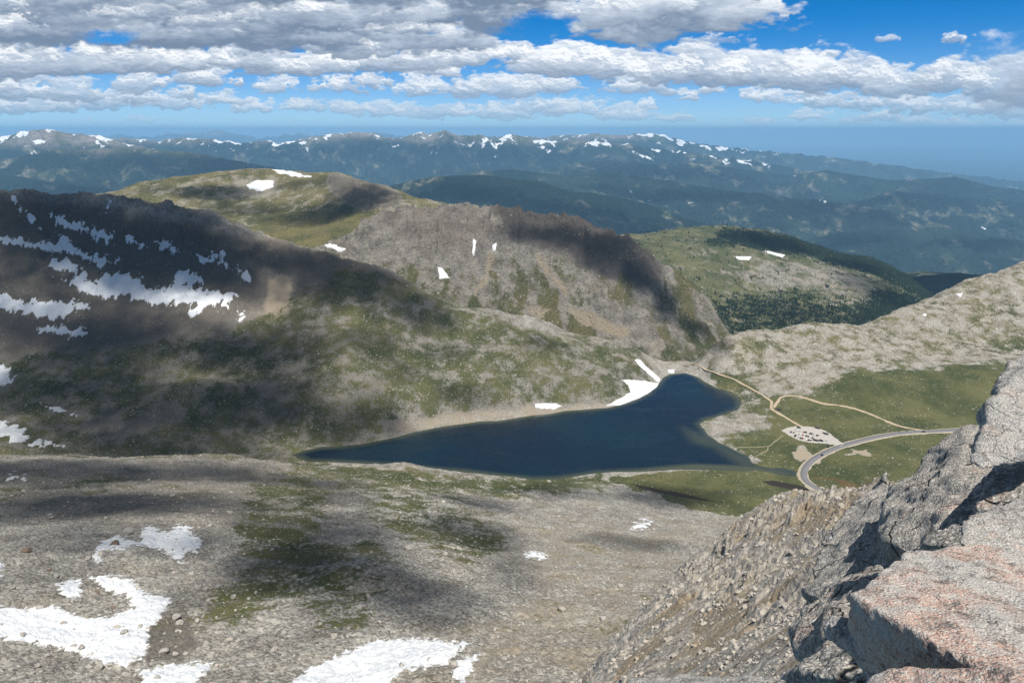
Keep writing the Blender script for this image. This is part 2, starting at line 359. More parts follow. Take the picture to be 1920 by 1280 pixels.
def visible(X, Y, Z, eps=.002):
    s = (Z-CH)/Y; cm = np.maximum.accumulate(s, axis=1); return s >= cm-eps
# polygons given in picture pixels become areas on the ground they were seen on
def area(px, py, poly, feather=6.0):
    return sstep(poly_sd(px, py, poly), -feather, feather)
def ground_mat(name, rock=(.27,.25,.225), rock2=(.15,.14,.13), grass=(.060,.078,.026), grass2=(.105,.105,.045), tan=(.36,.29,.20), dark=(.085,.076,.064), red=(.15,.07,.04),
               cell=1.6, big=5.0, bumpd=1.0, speck=.5, forest=None, snowline=None, nscale=1.0):
    m, q, bs = new_mat(name)
    geo = q.node('ShaderNodeNewGeometry'); p = geo.outputs['Position']
    n1 = q.noise(p, .010*nscale, 6, .62); n2 = q.noise(p, .05*nscale, 5, .6); n3 = q.noise(p, .35*nscale, 5, .65); n4 = q.noise(q.v('ADD', p, (500, 300, 0)), .02*nscale, 6, .65)
    v1 = q.vor(p, 1/cell, out=1); vd = q.vor(p, 1/cell, out=0)
    vb = q.node('ShaderNodeTexVoronoi', feature='F1'); q.put(vb.inputs['Vector'], p); q.put(vb.inputs['Scale'], 1/big)
    rc = q.mix(q.mr(n2, .35, .68), rock, rock2)
    sepc = q.node('ShaderNodeSeparateColor'); q.put(sepc.inputs[0], v1)
    br = q.m('ADD', q.m('MULTIPLY', sepc.outputs[0], speck), 1-speck*.5)
    rc = q.mix(1.0, rc, q.mix(1.0, (1, 1, 1), br, 'MULTIPLY'), 'MULTIPLY')
    rc = q.mix(q.m('MULTIPLY', q.mr(n4, .48, .66), .28), rc, tan)
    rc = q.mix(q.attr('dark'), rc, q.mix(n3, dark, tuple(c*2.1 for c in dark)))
    rc = q.mix(q.mr(q.m('ADD', q.attr('tan'), q.m('ADD', q.m('MULTIPLY', q.m('SUBTRACT', n3, .5), 1.1), q.m('MULTIPLY', q.m('SUBTRACT', n2, .5), 1.2))), .2, .95), rc, q.mix(n3, tan, tuple(c*.75 for c in tan)))
    gr = q.mix(q.mr(n3, .38, .66), grass, grass2); gr = q.mix(q.mr(n1, .35, .65), gr, tuple(.5*(a+b) for a, b in zip(grass, grass2)))
    gfac = q.m('ADD', q.attr('grass'), q.m('ADD', q.m('MULTIPLY', q.m('SUBTRACT', n2, .5), 1.1), q.m('ADD', q.m('MULTIPLY', q.m('SUBTRACT', n3, .5), 1.0), q.m('MULTIPLY', q.m('SUBTRACT', n4, .5), .8))))
    gr = q.mix(1.0, gr, q.mix(q.mr(q.noise(q.v('ADD', p, (90, 20, 0)), .013*nscale, 6, .7), .36, .64), (.62,.70,.62), (1.38,1.25,1.2)), 'MULTIPLY')
    col = q.mix(q.mr(gfac, .38, .62), rc, gr)
    col = q.mix(q.m('MULTIPLY', q.attr('dark'), .25), col, tuple(c*.45 for c in dark))  # darkens turf too where dark is set, deepening shade by colour
    # scattered pale rocks lying in the turf
    sb = q.node('ShaderNodeSeparateColor'); q.put(sb.inputs[0], vb.outputs[1])
    rk = q.m('MULTIPLY', q.mr(vb.outputs[0], big*.0+.30, .16), q.m('GREATER_THAN', sb.outputs[0], .62))
    vs = q.node('ShaderNodeTexVoronoi', feature='F1'); q.put(vs.inputs['Vector'], p); q.put(vs.inputs['Scale'], 2.2/big)
    sb2 = q.node('ShaderNodeSeparateColor'); q.put(sb2.inputs[0], vs.outputs[1])
    rk2 = q.m('MULTIPLY', q.mr(vs.outputs[0], .34, .2), q.m('GREATER_THAN', sb2.outputs[1], .72))
    rk = q.m('MULTIPLY', q.m('MAXIMUM', rk, rk2), q.m('MULTIPLY', q.mr(q.m('ADD', n2, q.m('MULTIPLY', q.m('SUBTRACT', n4, .5), .8)), .42, .66), .8))
    col = q.mix(rk, col, (.38, .36, .32))
    col = q.mix(q.attr('red'), col, red)
    if forest:
        z0, z1 = forest
        sx = q.node('ShaderNodeSeparateXYZ'); q.put(sx.inputs[0], p)
        zz = q.m('ADD', sx.outputs[2], q.m('MULTIPLY', q.m('SUBTRACT', n1, .5), 700*1.0))
        ff = q.mr(zz, z1, z0)
        col = q.mix(ff, col, q.mix(q.mr(n4, .5, .62), (.007, .018, .014), (.017, .036, .024)))
        clr = q.mr(q.noise(p, .0013, 8, .74), .53, .63)
        col = q.mix(q.m('MULTIPLY', clr, .7), col, q.mix(q.mr(q.noise(p, .006, 6, .7), .45, .6), (.085, .10, .05), (.30, .27, .22)))
    if snowline:
        col = q.mix(q.mr(q.attr('snow'), .45, .55), col, (.8, .83, .87))
        sx = q.node('ShaderNodeSeparateXYZ'); q.put(sx.inputs[0], p)
        sn = q.m('ADD', q.noise(q.v('MULTIPLY', p, (1, .5, 3.5)), snowline[2], 6, .6), q.mr(sx.outputs[2], snowline[0], snowline[1], -.2, .09, False))
        col = q.mix(q.mr(sn, .60, .63), col, (.85, .87, .9))
    q.put(bs.inputs['Base Color'], col); bs.inputs['Roughness'].default_value = .95
    hgt = q.m('ADD', q.m('MULTIPLY', n3, 1.0), q.m('ADD', q.m('MULTIPLY', vd, -.55), q.m('MULTIPLY', rk, .8)))
    q.put(bs.inputs['Normal'], q.bump(hgt, bumpd, 1.0)); return m
def colour_mat(name, col, rough=.8, bump=None, scale=2.0, var=.25):
    m, q, bs = new_mat(name); geo = q.node('ShaderNodeNewGeometry'); p = geo.outputs['Position']
    n = q.noise(p, scale, 5, .6)
    q.put(bs.inputs['Base Color'], q.mix(n, tuple(c*(1-var) for c in col), tuple(min(1, c*(1+var)) for c in col)))
    bs.inputs['Roughness'].default_value = rough
    if bump: q.put(bs.inputs['Normal'], q.bump(n, bump, 1.0))
    return m
# ------------------------------------------------------------------ lake basin
LITE = False
X, Y = depth_grid(-1.0, 1.0, 1500, [(95, 640, 430), (640, 800, 110), (800, 1350, 520), (1350, 1700, 110)])
Z = H_base(X, Y); PX, PY = proj(X, Y, Z)
BASIN = (X, Y, Z, PX, PY)
wob = fbm(X/60, Y/60, 5, .6, 50)*15; PXw = PX+wob; PYw = PY+fbm(X/60, Y/60, 5, .6, 58)*9
grass = np.full(X.shape, .12, np.float32); dark = np.zeros_like(grass); tan = np.zeros_like(grass); red = np.zeros_like(grass)
far_ = sstep(Y, 800, 860)
def setg(poly, v, f=14, arr=None):
    global grass
    a = area(PXw, PYw, poly, f); arr = grass if arr is None else arr
    arr[...] = arr*(1-a)+v*a
LW = [(-200,690),(120,640),(430,590),(640,500),(760,520),(900,578),(1060,620),(1190,650),(1230,700),(1170,750),(1000,770),(850,790),(700,830),(560,860),(-200,850)]
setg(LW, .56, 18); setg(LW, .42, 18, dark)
setg([(-200,700),(100,680),(330,640),(700,640),(760,700),(720,760),(640,830),(400,860),(-200,850)], .52, 25); setg([(-200,600),(300,600),(600,600),(760,620),(780,700),(700,760),(640,830),(400,860),(-200,850)], .6, 40, dark)  # cloud shade on the lower wall deepened in the ground colour
setg([(-200,330),(650,470),(560,540),(470,600),(300,640),(-200,680)], .0, 12); setg([(-200,330),(650,470),(860,560),(700,560),(560,560),(470,590),(300,640),(-200,680)], .85, 14, dark)  # dark rock, with some of the wall's shade in its colour
setg([(120,800),(340,760),(360,790),(200,820)], .25, 12)
setg([(500,520),(540,520),(560,560),(520,600),(480,590)], .9, 10, tan); setg([(1130,660),(1215,662),(1250,690),(1225,700),(1180,690)], .55, 10, tan)
setg([(700,790),(860,775),(1000,760),(1120,755),(1140,766),(1000,780),(860,797),(760,812)], .12, 6); setg([(700,790),(860,775),(1000,760),(1120,755),(1140,766),(1000,780),(860,797),(760,812)], .6, 8, tan)
setg([(880,620),(1000,640),(1100,660),(1080,700),(980,690),(900,650)], .45, 10, tan)
# east flats
setg([(1300,690),(1700,700),(1860,690),(1990,700),(1990,1000),(1500,1010),(1300,960),(1150,900),(1300,880),(1420,870),(1310,790),(1390,750)], .80, 14)
setg([(1510,690),(1640,690),(1760,695),(1960,680),(1990,1010),(1560,1010),(1500,900),(1600,820),(1560,740)], 1.05, 24)
setg([(1200,620),(1990,470),(1990,650),(1860,680),(1700,690),(1600,700),(1540,740),(1440,745),(1370,700),(1300,690),(1230,690)], .42, 16)
setg([(1200,620),(1990,470),(1990,650),(1860,680),(1700,690),(1600,700),(1540,740),(1440,745),(1370,700),(1300,690),(1230,690)], .46, 14, tan)
for pl in ([(1400,650),(1450,645),(1440,670),(1410,670)],[(1350,735),(1420,725),(1435,750),(1400,780),(1360,770)],[(1880,620),(1990,610),(1990,650),(1850,660)]): setg(pl, .55, 12)
setg([(1320,790),(1400,770),(1440,780),(1430,810),(1350,815)], .34, 14); setg([(1320,790),(1400,770),(1440,780),(1430,810),(1350,815)], .4, 18, tan)
setg([(1480,845),(1500,842),(1535,858),(1520,868),(1495,858)], .9, 3, tan); setg([(1480,845),(1500,842),(1535,858),(1520,868),(1495,858)], 0, 3)
setg([(1590,842),(1625,838),(1620,852),(1585,856)], .9, 4, tan); setg([(1590,842),(1625,838),(1620,852),(1585,856)], 0, 4)
setg([(1370,893),(1440,900),(1540,930),(1520,940),(1440,915),(1360,900)], .8, 4, tan); setg([(1520,895),(1560,902),(1610,905),(1650,912),(1640,918),(1580,910),(1520,900)], .6, 4, red)
# near scree slope
NEAR = [(-300,853),(560,868),(900,900),(1150,895),(1200,925),(1400,965),(1450,1100),(1300,1400),(-300,1400)]
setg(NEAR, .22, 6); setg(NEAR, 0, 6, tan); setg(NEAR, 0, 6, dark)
for pl, v in (([(550,868),(900,896),(1120,892),(1150,905),(1000,925),(800,915),(620,890)], .85), ([(470,900),(600,880),(620,940),(590,1020),(520,1060),(430,1040)], .60), ([(-50,890),(120,880),(330,900),(260,930),(0,950)], .45),
              ([(380,1130),(520,1040),(700,1000),(760,1050),(600,1120),(430,1180),(360,1160)], .60), ([(640,900),(860,930),(960,1000),(900,1060),(760,1020),(680,960)], .54), ([(560,1130),(720,1110),(720,1180),(600,1190)], .6), ([(250,940),(400,920),(380,960),(260,970)], .3), ([(1200,1140),(1235,1135),(1240,1155),(1205,1158)], .6)): setg(pl, v, 34)
setg([(940,960),(1200,970),(1400,968),(1320,1030),(1240,1100),(1100,1290),(850,1290),(900,1150),(1000,1100)], .45, 40, tan)
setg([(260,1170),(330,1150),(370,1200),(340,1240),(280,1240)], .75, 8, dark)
setg([(1150,890),(1260,885),(1420,890),(1460,930),(1420,955),(1380,962),(1260,930),(1160,905)], .95, 5)
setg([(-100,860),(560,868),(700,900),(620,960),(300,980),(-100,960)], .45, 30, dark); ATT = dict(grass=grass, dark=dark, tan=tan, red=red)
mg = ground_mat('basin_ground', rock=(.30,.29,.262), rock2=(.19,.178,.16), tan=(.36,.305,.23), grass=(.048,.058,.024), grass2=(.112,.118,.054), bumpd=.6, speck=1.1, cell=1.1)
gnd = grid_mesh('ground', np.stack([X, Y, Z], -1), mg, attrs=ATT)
tag(gnd, 'rocky alpine basin with turf and scree around the lake', kind='structure')

# ------------------------------------------------------------------ cliff hill, grassy dome, valley hill
FC = [(560,475,1800),(610,463,1830),(640,452,1860),(660,436,1880),(680,420,1900),(700,409,1925),(720,402,1950),(750,396,1970),(780,392,1980),(810,389,1990),(840,387,2000),(860,389,2000),(885,388,2000),(910,393,2000),(930,396,2000),(942,391,1990),(955,390,1990),(975,393,1990),(1000,398,1990),(1020,403,1985),(1045,401,1985),(1070,408,1980),(1090,418,1975),(1110,424,1970),(1150,437,1960),(1180,448,1950),(1205,462,1940),(1222,478,1930),(1240,495,1930),(1262,503,1940),(1290,520,1940),(1315,545,1930),(1335,575,1910),(1352,600,1890),(1362,622,1860),(1385,640,1830)]
pf = [tuple(P(*q)) for q in FC] + behind(FC[::2], 130, 130) + behind(FC[::2], 420, 330)
pf += [tuple(P(*q)) for q in [(600,500,1760),(700,490,1810),(800,500,1830),(900,520,1815),(1000,545,1790),(1100,590,1730),(1180,630,1690),(1255,662,1640),(1300,665,1640),(950,450,1910),(860,440,1920),(760,440,1900),(1080,480,1880),(1180,530,1830),(1230,580,1790),(1290,620,1750),(1330,645,1720),(1240,540,1850),(1290,570,1840),(1330,610,1810),
  (700,560,1680),(900,620,1650),(1100,680,1600),(1300,690,1600),(1450,680,1700)]] + [(-700,1500,60),(-300,1450,10),(200,1450,-60),(700,1500,-120),(900,1900,-200)]
hf = solve(pf)
X, Y = depth_grid(-.42, .40, 800, [(1500, 1640, 60), (1640, 2010, 560), (2010, 2400, 50)])
Zb = hf(X, Y); crag = ridged(X/85, (Y)/260, 5, .55, 61)
up = sstep(Zb, 40, 170)
Z = Zb + (crag-.35)*(7+22*up) + (ridged((X-.3*Y)/34, Y/110, 4, .6, 64)-.4)*(4+4*up) + 5*fbm(X/30, Y/30, 4, .6, 63) + 2.4*fbm(X/9, Y/9, 3, .6, 66)
PX, PY = proj(X, Y, Z); wob = fbm(X/90, Y/90, 4, .55, 52)*14; PXw = PX+wob; PYw = PY+wob
CLIFF = (X, Y, Z, PX, PY)
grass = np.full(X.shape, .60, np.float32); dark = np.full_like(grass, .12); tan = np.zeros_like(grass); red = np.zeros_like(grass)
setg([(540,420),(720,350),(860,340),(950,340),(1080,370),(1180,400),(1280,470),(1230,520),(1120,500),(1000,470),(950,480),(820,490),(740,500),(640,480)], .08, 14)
setg([(900,350),(960,350),(1060,370),(1180,410),(1230,475),(1240,520),(1200,540),(1130,520),(1060,480),(960,450)], .9, 12, dark)  # cloud shade along the crest, partly painted as dark rock colour
setg([(700,400),(860,395),(940,410),(940,450),(860,470),(760,450)], .3, 16, red)
for pl in ([(1005,470),(1020,480),(1060,540),(1055,555),(1020,510)],[(915,470),(930,470),(925,500),(900,560),(890,555)],[(970,560),(1040,580),(1010,600)],[(1060,575),(1180,610),(1170,640),(1090,610)]): setg(pl, .8, 8, tan); setg(pl, .0, 8)
setg([(1120,560),(1200,580),(1260,650),(1180,650),(1100,600)], .15, 10)
grass += np.clip((.42-crag)*1.1, -.25, .22)*sstep(Zb, 170, 60); tan += np.clip((.22-crag)*1.6, 0, .6)*sstep(Zb, 150, 60)
mc = ground_mat('cliff_hill', rock=(.25,.235,.205), rock2=(.13,.12,.105), cell=4, big=12, bumpd=4.0, nscale=.5, tan=(.31,.26,.19), red=(.15,.115,.095), grass=(.055,.06,.028), grass2=(.125,.12,.062), dark=(.055,.048,.044))
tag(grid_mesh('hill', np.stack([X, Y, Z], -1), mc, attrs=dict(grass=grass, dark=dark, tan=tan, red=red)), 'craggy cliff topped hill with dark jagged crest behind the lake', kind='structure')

GC = [(60,375,2950),(140,365,2950),(220,360,2950),(260,345,3000),(330,330,3050),(420,321,3100),(470,317,3100),(500,314,3100),(560,321,3100),(590,326,3060),(625,325,3000),(660,332,2950),(690,340,2900),(720,348,2850),(750,358,2800),(780,368,2750),(820,380,2700),(860,390,2650),(950,405,2600),(1050,440,2500)]
pg_ = [tuple(P(*q)) for q in GC] + behind(GC, 300, 110) + behind(GC, 900, 420)
pg_ += [tuple(P(*q)) for q in [(300,380,2700),(200,380,2700),(400,395,2620),(500,370,2800),(480,345,2950),(560,430,2450),(500,420,2500),(640,450,2250),(720,420,2350),(640,410,2500),(560,395,2620),(700,395,2480),(740,398,2480),(660,378,2640),(620,350,2800),(800,395,2500),(600,470,2150),(700,460,2150),(400,430,2350),(850,420,2300)]] + [(-1200,2000,150),(-400,1950,60),(0,2000,0),(400,2100,-50),(-2500,3000,-100),(-2000,2400,50)]
hg = solve(pg_)
X, Y = depth_grid(-.80, .12, 800, [(2050, 3150, 460), (3150, 3900, 50)])
Z = hg(X, Y) + 9*fbm(X/160, Y/160, 4, .5, 71) + 2.5*fbm(X/25, Y/25, 4, .6, 73)
PX, PY = proj(X, Y, Z); cm = area(PX, PY, [(625,335),(690,345),(745,368),(745,392),(700,398),(660,380),(620,350)], 8); Z += cm*26*(ridged(X/60, Y/90, 4, .6, 75)-.4)
DOME = (X, Y, Z, PX, PY); wob = fbm(X/120, Y/120, 4, .55, 53)*9; PXw = PX+wob; PYw = PY+wob*.6
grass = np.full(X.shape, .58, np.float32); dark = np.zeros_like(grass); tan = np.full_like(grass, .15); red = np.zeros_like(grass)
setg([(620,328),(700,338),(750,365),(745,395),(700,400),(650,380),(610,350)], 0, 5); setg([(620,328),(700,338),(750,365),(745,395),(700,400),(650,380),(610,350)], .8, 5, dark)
setg([(520,400),(700,398),(720,430),(640,460),(560,460),(480,430)], .95, 14); setg([(440,335),(520,340),(520,365),(450,365)], .1, 10)
mgd = ground_mat('grassy_hill', rock=(.24,.225,.18), rock2=(.16,.145,.12), cell=5, big=11, bumpd=2.5, nscale=.4, grass=(.068,.072,.03), grass2=(.14,.13,.062))
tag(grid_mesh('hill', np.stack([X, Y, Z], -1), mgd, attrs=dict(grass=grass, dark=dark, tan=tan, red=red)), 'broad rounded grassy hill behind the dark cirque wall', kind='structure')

IC = [(1060,470,3600),(1120,448,3650),(1180,442,3700),(1215,441,3750),(1260,430,3800),(1310,426,3850),(1360,424,3850),(1400,430,3850),(1440,433,3850),(1490,450,3820),(1540,468,3780),(1600,480,3740),(1650,492,3700),(1700,515,3600),(1740,545,3480),(1780,575,3400),(1830,610,3350)]
IF = [(1150,450,2900),(1180,447,3000),(1250,449,3100),(1300,452,3150),(1380,458,3200),(1440,467,3250),(1500,482,3250),(1560,497,3200),(1620,510,3150),(1690,535,3050),(1740,560,2950)]
pi_ = [tuple(P(*q)) for q in IC] + behind(IC, 350, 230) + behind(IC, 1100, 520) + [tuple(P(*q)) for q in IF] + behind(IF[1:], 120, 38)
pi_ += [tuple(P(*q)) for q in [(1250,500,2700),(1300,520,2650),(1350,560,2500),(1400,530,2750),(1500,540,2750),(1600,550,2750),(1400,610,2300),(1480,600,2350),(1550,612,2320),(1650,590,2500),(1700,570,2720),(1350,610,2250),(1300,580,2300),(1450,570,2500),(1560,575,2520),(1500,640,2180),(1700,640,2300),(1350,470,3000),(1240,470,2850)]] + [(300,1950,-140),(900,2000,-300),(1600,2100,-320),(2300,2600,-420),(2900,3600,-560),(200,2500,-40),(3200,4200,-650)]
hi = solve(pi_)
X, Y = depth_grid(.05, .82, 760, [(2000, 3260, 400), (3260, 3900, 150), (3900, 5200, 40)])
Z = hi(X, Y) + 10*fbm(X/170, Y/170, 4, .5, 81) + 12*(ridged(X/110, Y/110, 4, .5, 82)-.4)*sstep(Y, 3200, 2700) + 3*fbm(X/25, Y/25, 3, .6, 83)
VALLEY = (X, Y, Z)
PX, PY = proj(X, Y, Z); VALLEY = (X, Y, Z, PX, PY); wob = fbm(X/140, Y/140, 4, .55, 54)*11; PXw = PX+wob; PYw = PY+wob*.5
grass = np.full(X.shape, .66, np.float32); dark = np.zeros_like(grass); tan = np.full_like(grass, .12); red = np.zeros_like(grass); wood = np.zeros_like(grass)
setg([(1440,490),(1560,500),(1640,525),(1660,560),(1600,570),(1520,540),(1400,540),(1380,510)], .42, 14)
setg([(1320,455),(1360,428),(1560,450),(1700,480),(1780,550),(1740,560),(1640,518),(1500,478),(1380,462)], 1.0, 8, wood)
setg([(1330,560),(1420,545),(1560,560),(1640,560),(1720,560),(1800,580),(1700,680),(1300,680),(1330,620)], .62, 20, wood)
setg([(1640,540),(1700,545),(1760,580),(1680,620),(1600,600)], 1, 14, wood)
mv = ground_mat('valley_hill', rock=(.24,.22,.19), rock2=(.16,.15,.14), cell=5, big=14, bumpd=3, nscale=.4, grass=(.058,.072,.035), grass2=(.12,.122,.062))
q = G(mv.node_tree); bs = mv.node_tree.nodes['Principled BSDF']; src = bs.inputs['Base Color'].links[0].from_socket
geo = q.node('ShaderNodeNewGeometry'); nn = q.noise(geo.outputs['Position'], .035, 6, .72); vv = q.vor(geo.outputs['Position'], .11)
wf = q.mr(q.m('ADD', q.attr('wood'), q.m('SUBTRACT', q.m('MULTIPLY', q.m('SUBTRACT', nn, .5), 3.4), q.m('MULTIPLY', q.m('SUBTRACT', vv, .45), .5))), .38, .74)
q.put(bs.inputs['Base Color'], q.mix(wf, src, (.014, .024, .013)))
tag(grid_mesh('hill', np.stack([X, Y, Z], -1), mv, attrs=dict(grass=grass, dark=dark, tan=tan, red=red, wood=wood)), 'green hill with a wooded back and valley side', kind='structure')
WOOD = wood

# ------------------------------------------------------------------ distant ranges
LAYERS = [  # distance, front slope, floor below crest, ruggedness, crest
 (9240, .34, .25, [(380,372),(500,372),(640,365),(740,347),(800,333),(845,328),(900,328),(960,335),(1010,340),(1075,357),(1110,361),(1160,371),(1220,386),(1280,406),(1335,420),(1420,455),(1560,500)]),
 (10395, .30, .35, [(-250,325),(-60,322),(0,326),(60,335),(130,345),(200,352),(260,372),(330,395)]),
 (12540, .30, .45, [(820,335),(900,321),(960,318),(1020,325),(1061,331),(1095,327),(1145,324),(1185,331),(1240,339),(1310,349),(1385,360),(1435,361),(1485,369),(1560,375),(1635,388),(1710,405),(1760,420),(1850,440),(1980,455)]),
 (10890, .28, .40, [(1440,470),(1480,458),(1525,445),(1585,432),(1660,430),(1710,432),(1760,427),(1835,441),(1920,447),(2080,452)]),
 (13035, .30, .7, [(-250,295),(-60,300),(0,298),(60,288),(110,279),(150,281),(215,278),(280,279),(310,284),(345,283),(400,292),(470,305),(540,318),(620,332),(760,350)]),
 (14520, .30, .4, [(1330,400),(1480,385),(1560,382),(1630,372),(1670,356),(1710,360),(1760,365),(1810,371),(1860,372),(1920,380),(2080,395)]),
 (17325, .28, .5, [(900,345),(1000,322),(1080,305),(1140,300),(1240,307),(1280,302),(1360,312),(1440,325),(1490,331),(1525,322),(1550,319),(1585,326),(1660,337),(1740,333),(1790,329),(1850,342),(1920,356),(2080,372)]),
 (16170, .34, 1.0, [(-250,262),(-60,256),(0,258),(40,247),(85,242),(130,249),(190,255),(240,270),(300,282),(380,300),(480,315),(560,325)]),
 (20790, .36, 1.0, [(100,262),(160,262),(230,258),(290,264),(340,258),(400,262),(450,267),(500,262),(520,268),(560,262),(600,255),(630,250),(670,248),(700,250),(720,258),(750,258),(790,248),(800,252),(835,244),(860,254),(900,252),(930,262),(955,250),(1000,262),(1050,264),(1100,262),(1180,270),(1280,285),(1400,300),(1500,315),(1600,330)]),
 (28875, .30, 1.0, [(850,262),(950,254),(1020,258),(1060,253),(1120,250),(1150,254),(1180,252),(1215,246),(1240,252),(1262,258),(1290,266),(1340,272),(1400,279),(1480,287),(1540,293),(1600,300),(1720,315),(1800,326),(1920,340),(2080,352)]),
 (59400, .22, .8, [(120,258),(180,252),(230,248),(280,252),(320,247),(370,248),(410,242),(450,248),(500,252),(560,248),(620,250),(700,246),(760,252),(900,256)]),
]
def floor_z(Y): return -420 - 2000*sstep(np.log(Y), math.log(3900), math.log(13500))
X, Y = depth_grid(-1.02, 1.02, 1150, [(3950, 8500, 110), (8500, 13200, 210), (13200, 21500, 370), (21500, 30500, 200), (30500, 62000, 50), (62000, 125000, 12)])
U = X/Y; Z = floor_z(Y) + 55*fbm(X/900, Y/900, 5, .5, 90)
SN = np.zeros(X.shape); rg = ridged(X/1500, Y/1500, 6, .52, 91); rg2 = ridged(X/420, Y/420, 4, .55, 92); wv = fbm(X/2600, Y/2600, 3, .5, 95)
for k, (yk, sl, rug, cr) in enumerate(LAYERS):
    cr = np.array(cr, float); uu, ss = ray(cr[:, 0], cr[:, 1]); us = np.linspace(-1.1, 1.1, 4000)
    zc = CH + np.interp(us, uu, ss, left=-.5, right=-.5)*yk
    zc += (ridged(us*34+k*3, us*0+k, 6, .6, 97)-.45)*(.0036 if rug > .9 else .0022)*yk*max(rug, .25)
    zc = np.interp(U, us, zc)
    lim = sstep(U, uu[0]-.02, uu[0]+.04)*sstep(U, uu[-1]+.02, uu[-1]-.04)
    yc = yk*(1+.035*fbm(U*5, U*0+k, 3, .5, 96+k)); dist = yc-Y
    fr = np.maximum(dist, 0); bk = np.maximum(-dist, 0)
    near = np.exp(-(dist/(yk*.010))**2)
    prof = zc - sl*fr*(1-.25*np.clip(fr/(yk*.25), 0, 1)) - .45*bk
    ramp = 1-np.exp(-np.abs(dist)/(yk*.055)); ramp2 = 1-np.exp(-np.abs(dist)/(yk*.012))
    spur = (.80-rg)*(230+.042*yk)*(.35+.65*rug)*ramp + (.7-rg2)*(26+.006*yk)*ramp2
    zz = prof - np.maximum(spur, -20) + (rg2-.5)*.0013*yk*rug*(1-ramp2)
    zz = np.where(lim > 0, zz*lim + (floor_z(Y)-300)*(1-lim), -9999)
    SN = np.where(zz > Z, (rug > .9)*(yk < 50000)*np.exp(-np.abs(dist)/(yk*(.030 if yk > 18000 else .05)))*1.0, SN); Z = np.maximum(Z, zz)
PX, PY = proj(X, Y, Z)
SN = SN*.55*sstep(U, .52, .28) + fbm(X/640, Y/280, 5, .62, 300)*.50 - .14 - (rg2-.4)*.30
mr_ = ground_mat('far_range', rock=(.24,.21,.18), rock2=(.12,.105,.09), cell=55, big=150, bumpd=45, nscale=.022, speck=.3, grass=(.07,.085,.03), grass2=(.11,.12,.05), forest=(-60, 210), snowline=(900, 1500, .0022))
o = grid_mesh('mountain_range', np.stack([X, Y, Z], -1), mr_, attrs=dict(grass=np.full(X.shape, .45, np.float32), snow=SN))
tag(o, 'blue forested foothills rising to snow streaked peaks on the horizon', kind='structure')

# ------------------------------------------------------------------ water
mw, q, bs = new_mat('lake_water'); geo = q.node('ShaderNodeNewGeometry')
nw = q.noise(q.v('MULTIPLY', geo.outputs['Position'], (1, 1.6, 1)), .25, 5, .6); big = q.noise(geo.outputs['Position'], .006, 3, .5)
sh = q.attr('shallow')
wc = q.mix(q.mr(big, .35, .65), (.0015, .008, .019), (.002, .014, .024))
q.put(bs.inputs['Base Color'], q.mix(sh, wc, (.065, .075, .045))); q.put(bs.inputs['Roughness'], q.mr(q.noise(q.v('MULTIPLY', geo.outputs['Position'], (.6, 2.2, 1)), .014, 5, .65), .4, .62, .06, .30)); bs.inputs['Specular IOR Level'].default_value = .5
q.put(bs.inputs['Normal'], q.bump(nw, .25, .6))
lx = np.linspace(-420, 520, 240); ly = np.linspace(770, 1240, 160); LX, LY = np.meshgrid(lx, ly, indexing='ij')
dl = poly_sd(LX, LY, LAKE)
shp = [[tuple(PZ(a, b)[:2]) for a, b in pl] for pl in ([(1280,800),(1330,820),(1390,848),(1500,885),(1480,894),(1400,884),(1340,840),(1300,830)], [(1150,884),(1300,870),(1420,874),(1500,890),(1300,884)])]
sh_ = np.maximum(sstep(dl, 14, 0)*.7, np.maximum(sstep(poly_sd(LX, LY, shp[0]), -14, 14)*.55, sstep(poly_sd(LX, LY, shp[1]), -7, 5)*.9))
lk = grid_mesh('lake', np.stack([LX, LY, LX*0], -1), mw, attrs=dict(shallow=sh_), mask=(dl > -14)[:-1, :-1])
tag(lk, 'deep blue alpine lake', kind='structure')
mp, q, bs = new_mat('pond_water'); bs.inputs['Base Color'].default_value = (.035, .028, .02, 1); bs.inputs['Roughness'].default_value = .2
for pp in PONDS:
    me = bpy.data.meshes.new('pond'); bm = bmesh.new(); vs = [bm.verts.new((x, y, .45)) for x, y in pp]; bm.faces.new(vs); bm.normal_update(); bm.to_mesh(me)
    me.materials.append(mp); o = bpy.data.objects.new('pond', me); sc.collection.objects.link(o); tag(o, 'dark shallow pond in the turf', kind='structure')
# plain under everything
me = bpy.data.meshes.new('plain'); bm = bmesh.new()
vs = [bm.verts.new(v) for v in ((-130000,-3000,-2700),(130000,-3000,-2700),(130000,130000,-2700),(-130000,130000,-2700))]; bm.faces.new(vs); bm.to_mesh(me)
me.materials.append(colour_mat('plain_ground', (.09, .11, .06), scale=.0004)); o = bpy.data.objects.new('plain', me); sc.collection.objects.link(o); tag(o, 'hazy plain far beyond the mountains', kind='structure')

# ------------------------------------------------------------------ haze
me = bpy.data.meshes.new('haze'); bm = bmesh.new(); bmesh.ops.create_cube(bm, size=1)
for v in bm.verts: v.co = Vector((v.co.x*280000, v.co.y*137000+64000, (v.co.z+.5)*(HAZE_TOP+2705)-2705))
bm.to_mesh(me); mh = bpy.data.materials.new('haze_air'); mh.use_nodes = True; nt = mh.node_tree; nt.nodes.clear()
on = nt.nodes.new('ShaderNodeOutputMaterial'); pv = nt.nodes.new('ShaderNodeVolumePrincipled'); pv.inputs['Color'].default_value = HAZE_COL
pv.inputs['Density'].default_value = HAZE_D; pv.inputs['Anisotropy'].default_value = -.22; nt.links.new(pv.outputs[0], on.inputs['Volume']); me.materials.append(mh)
o = bpy.data.objects.new('haze', me); sc.collection.objects.link(o); tag(o, 'pale blue haze filling the air', kind='stuff')
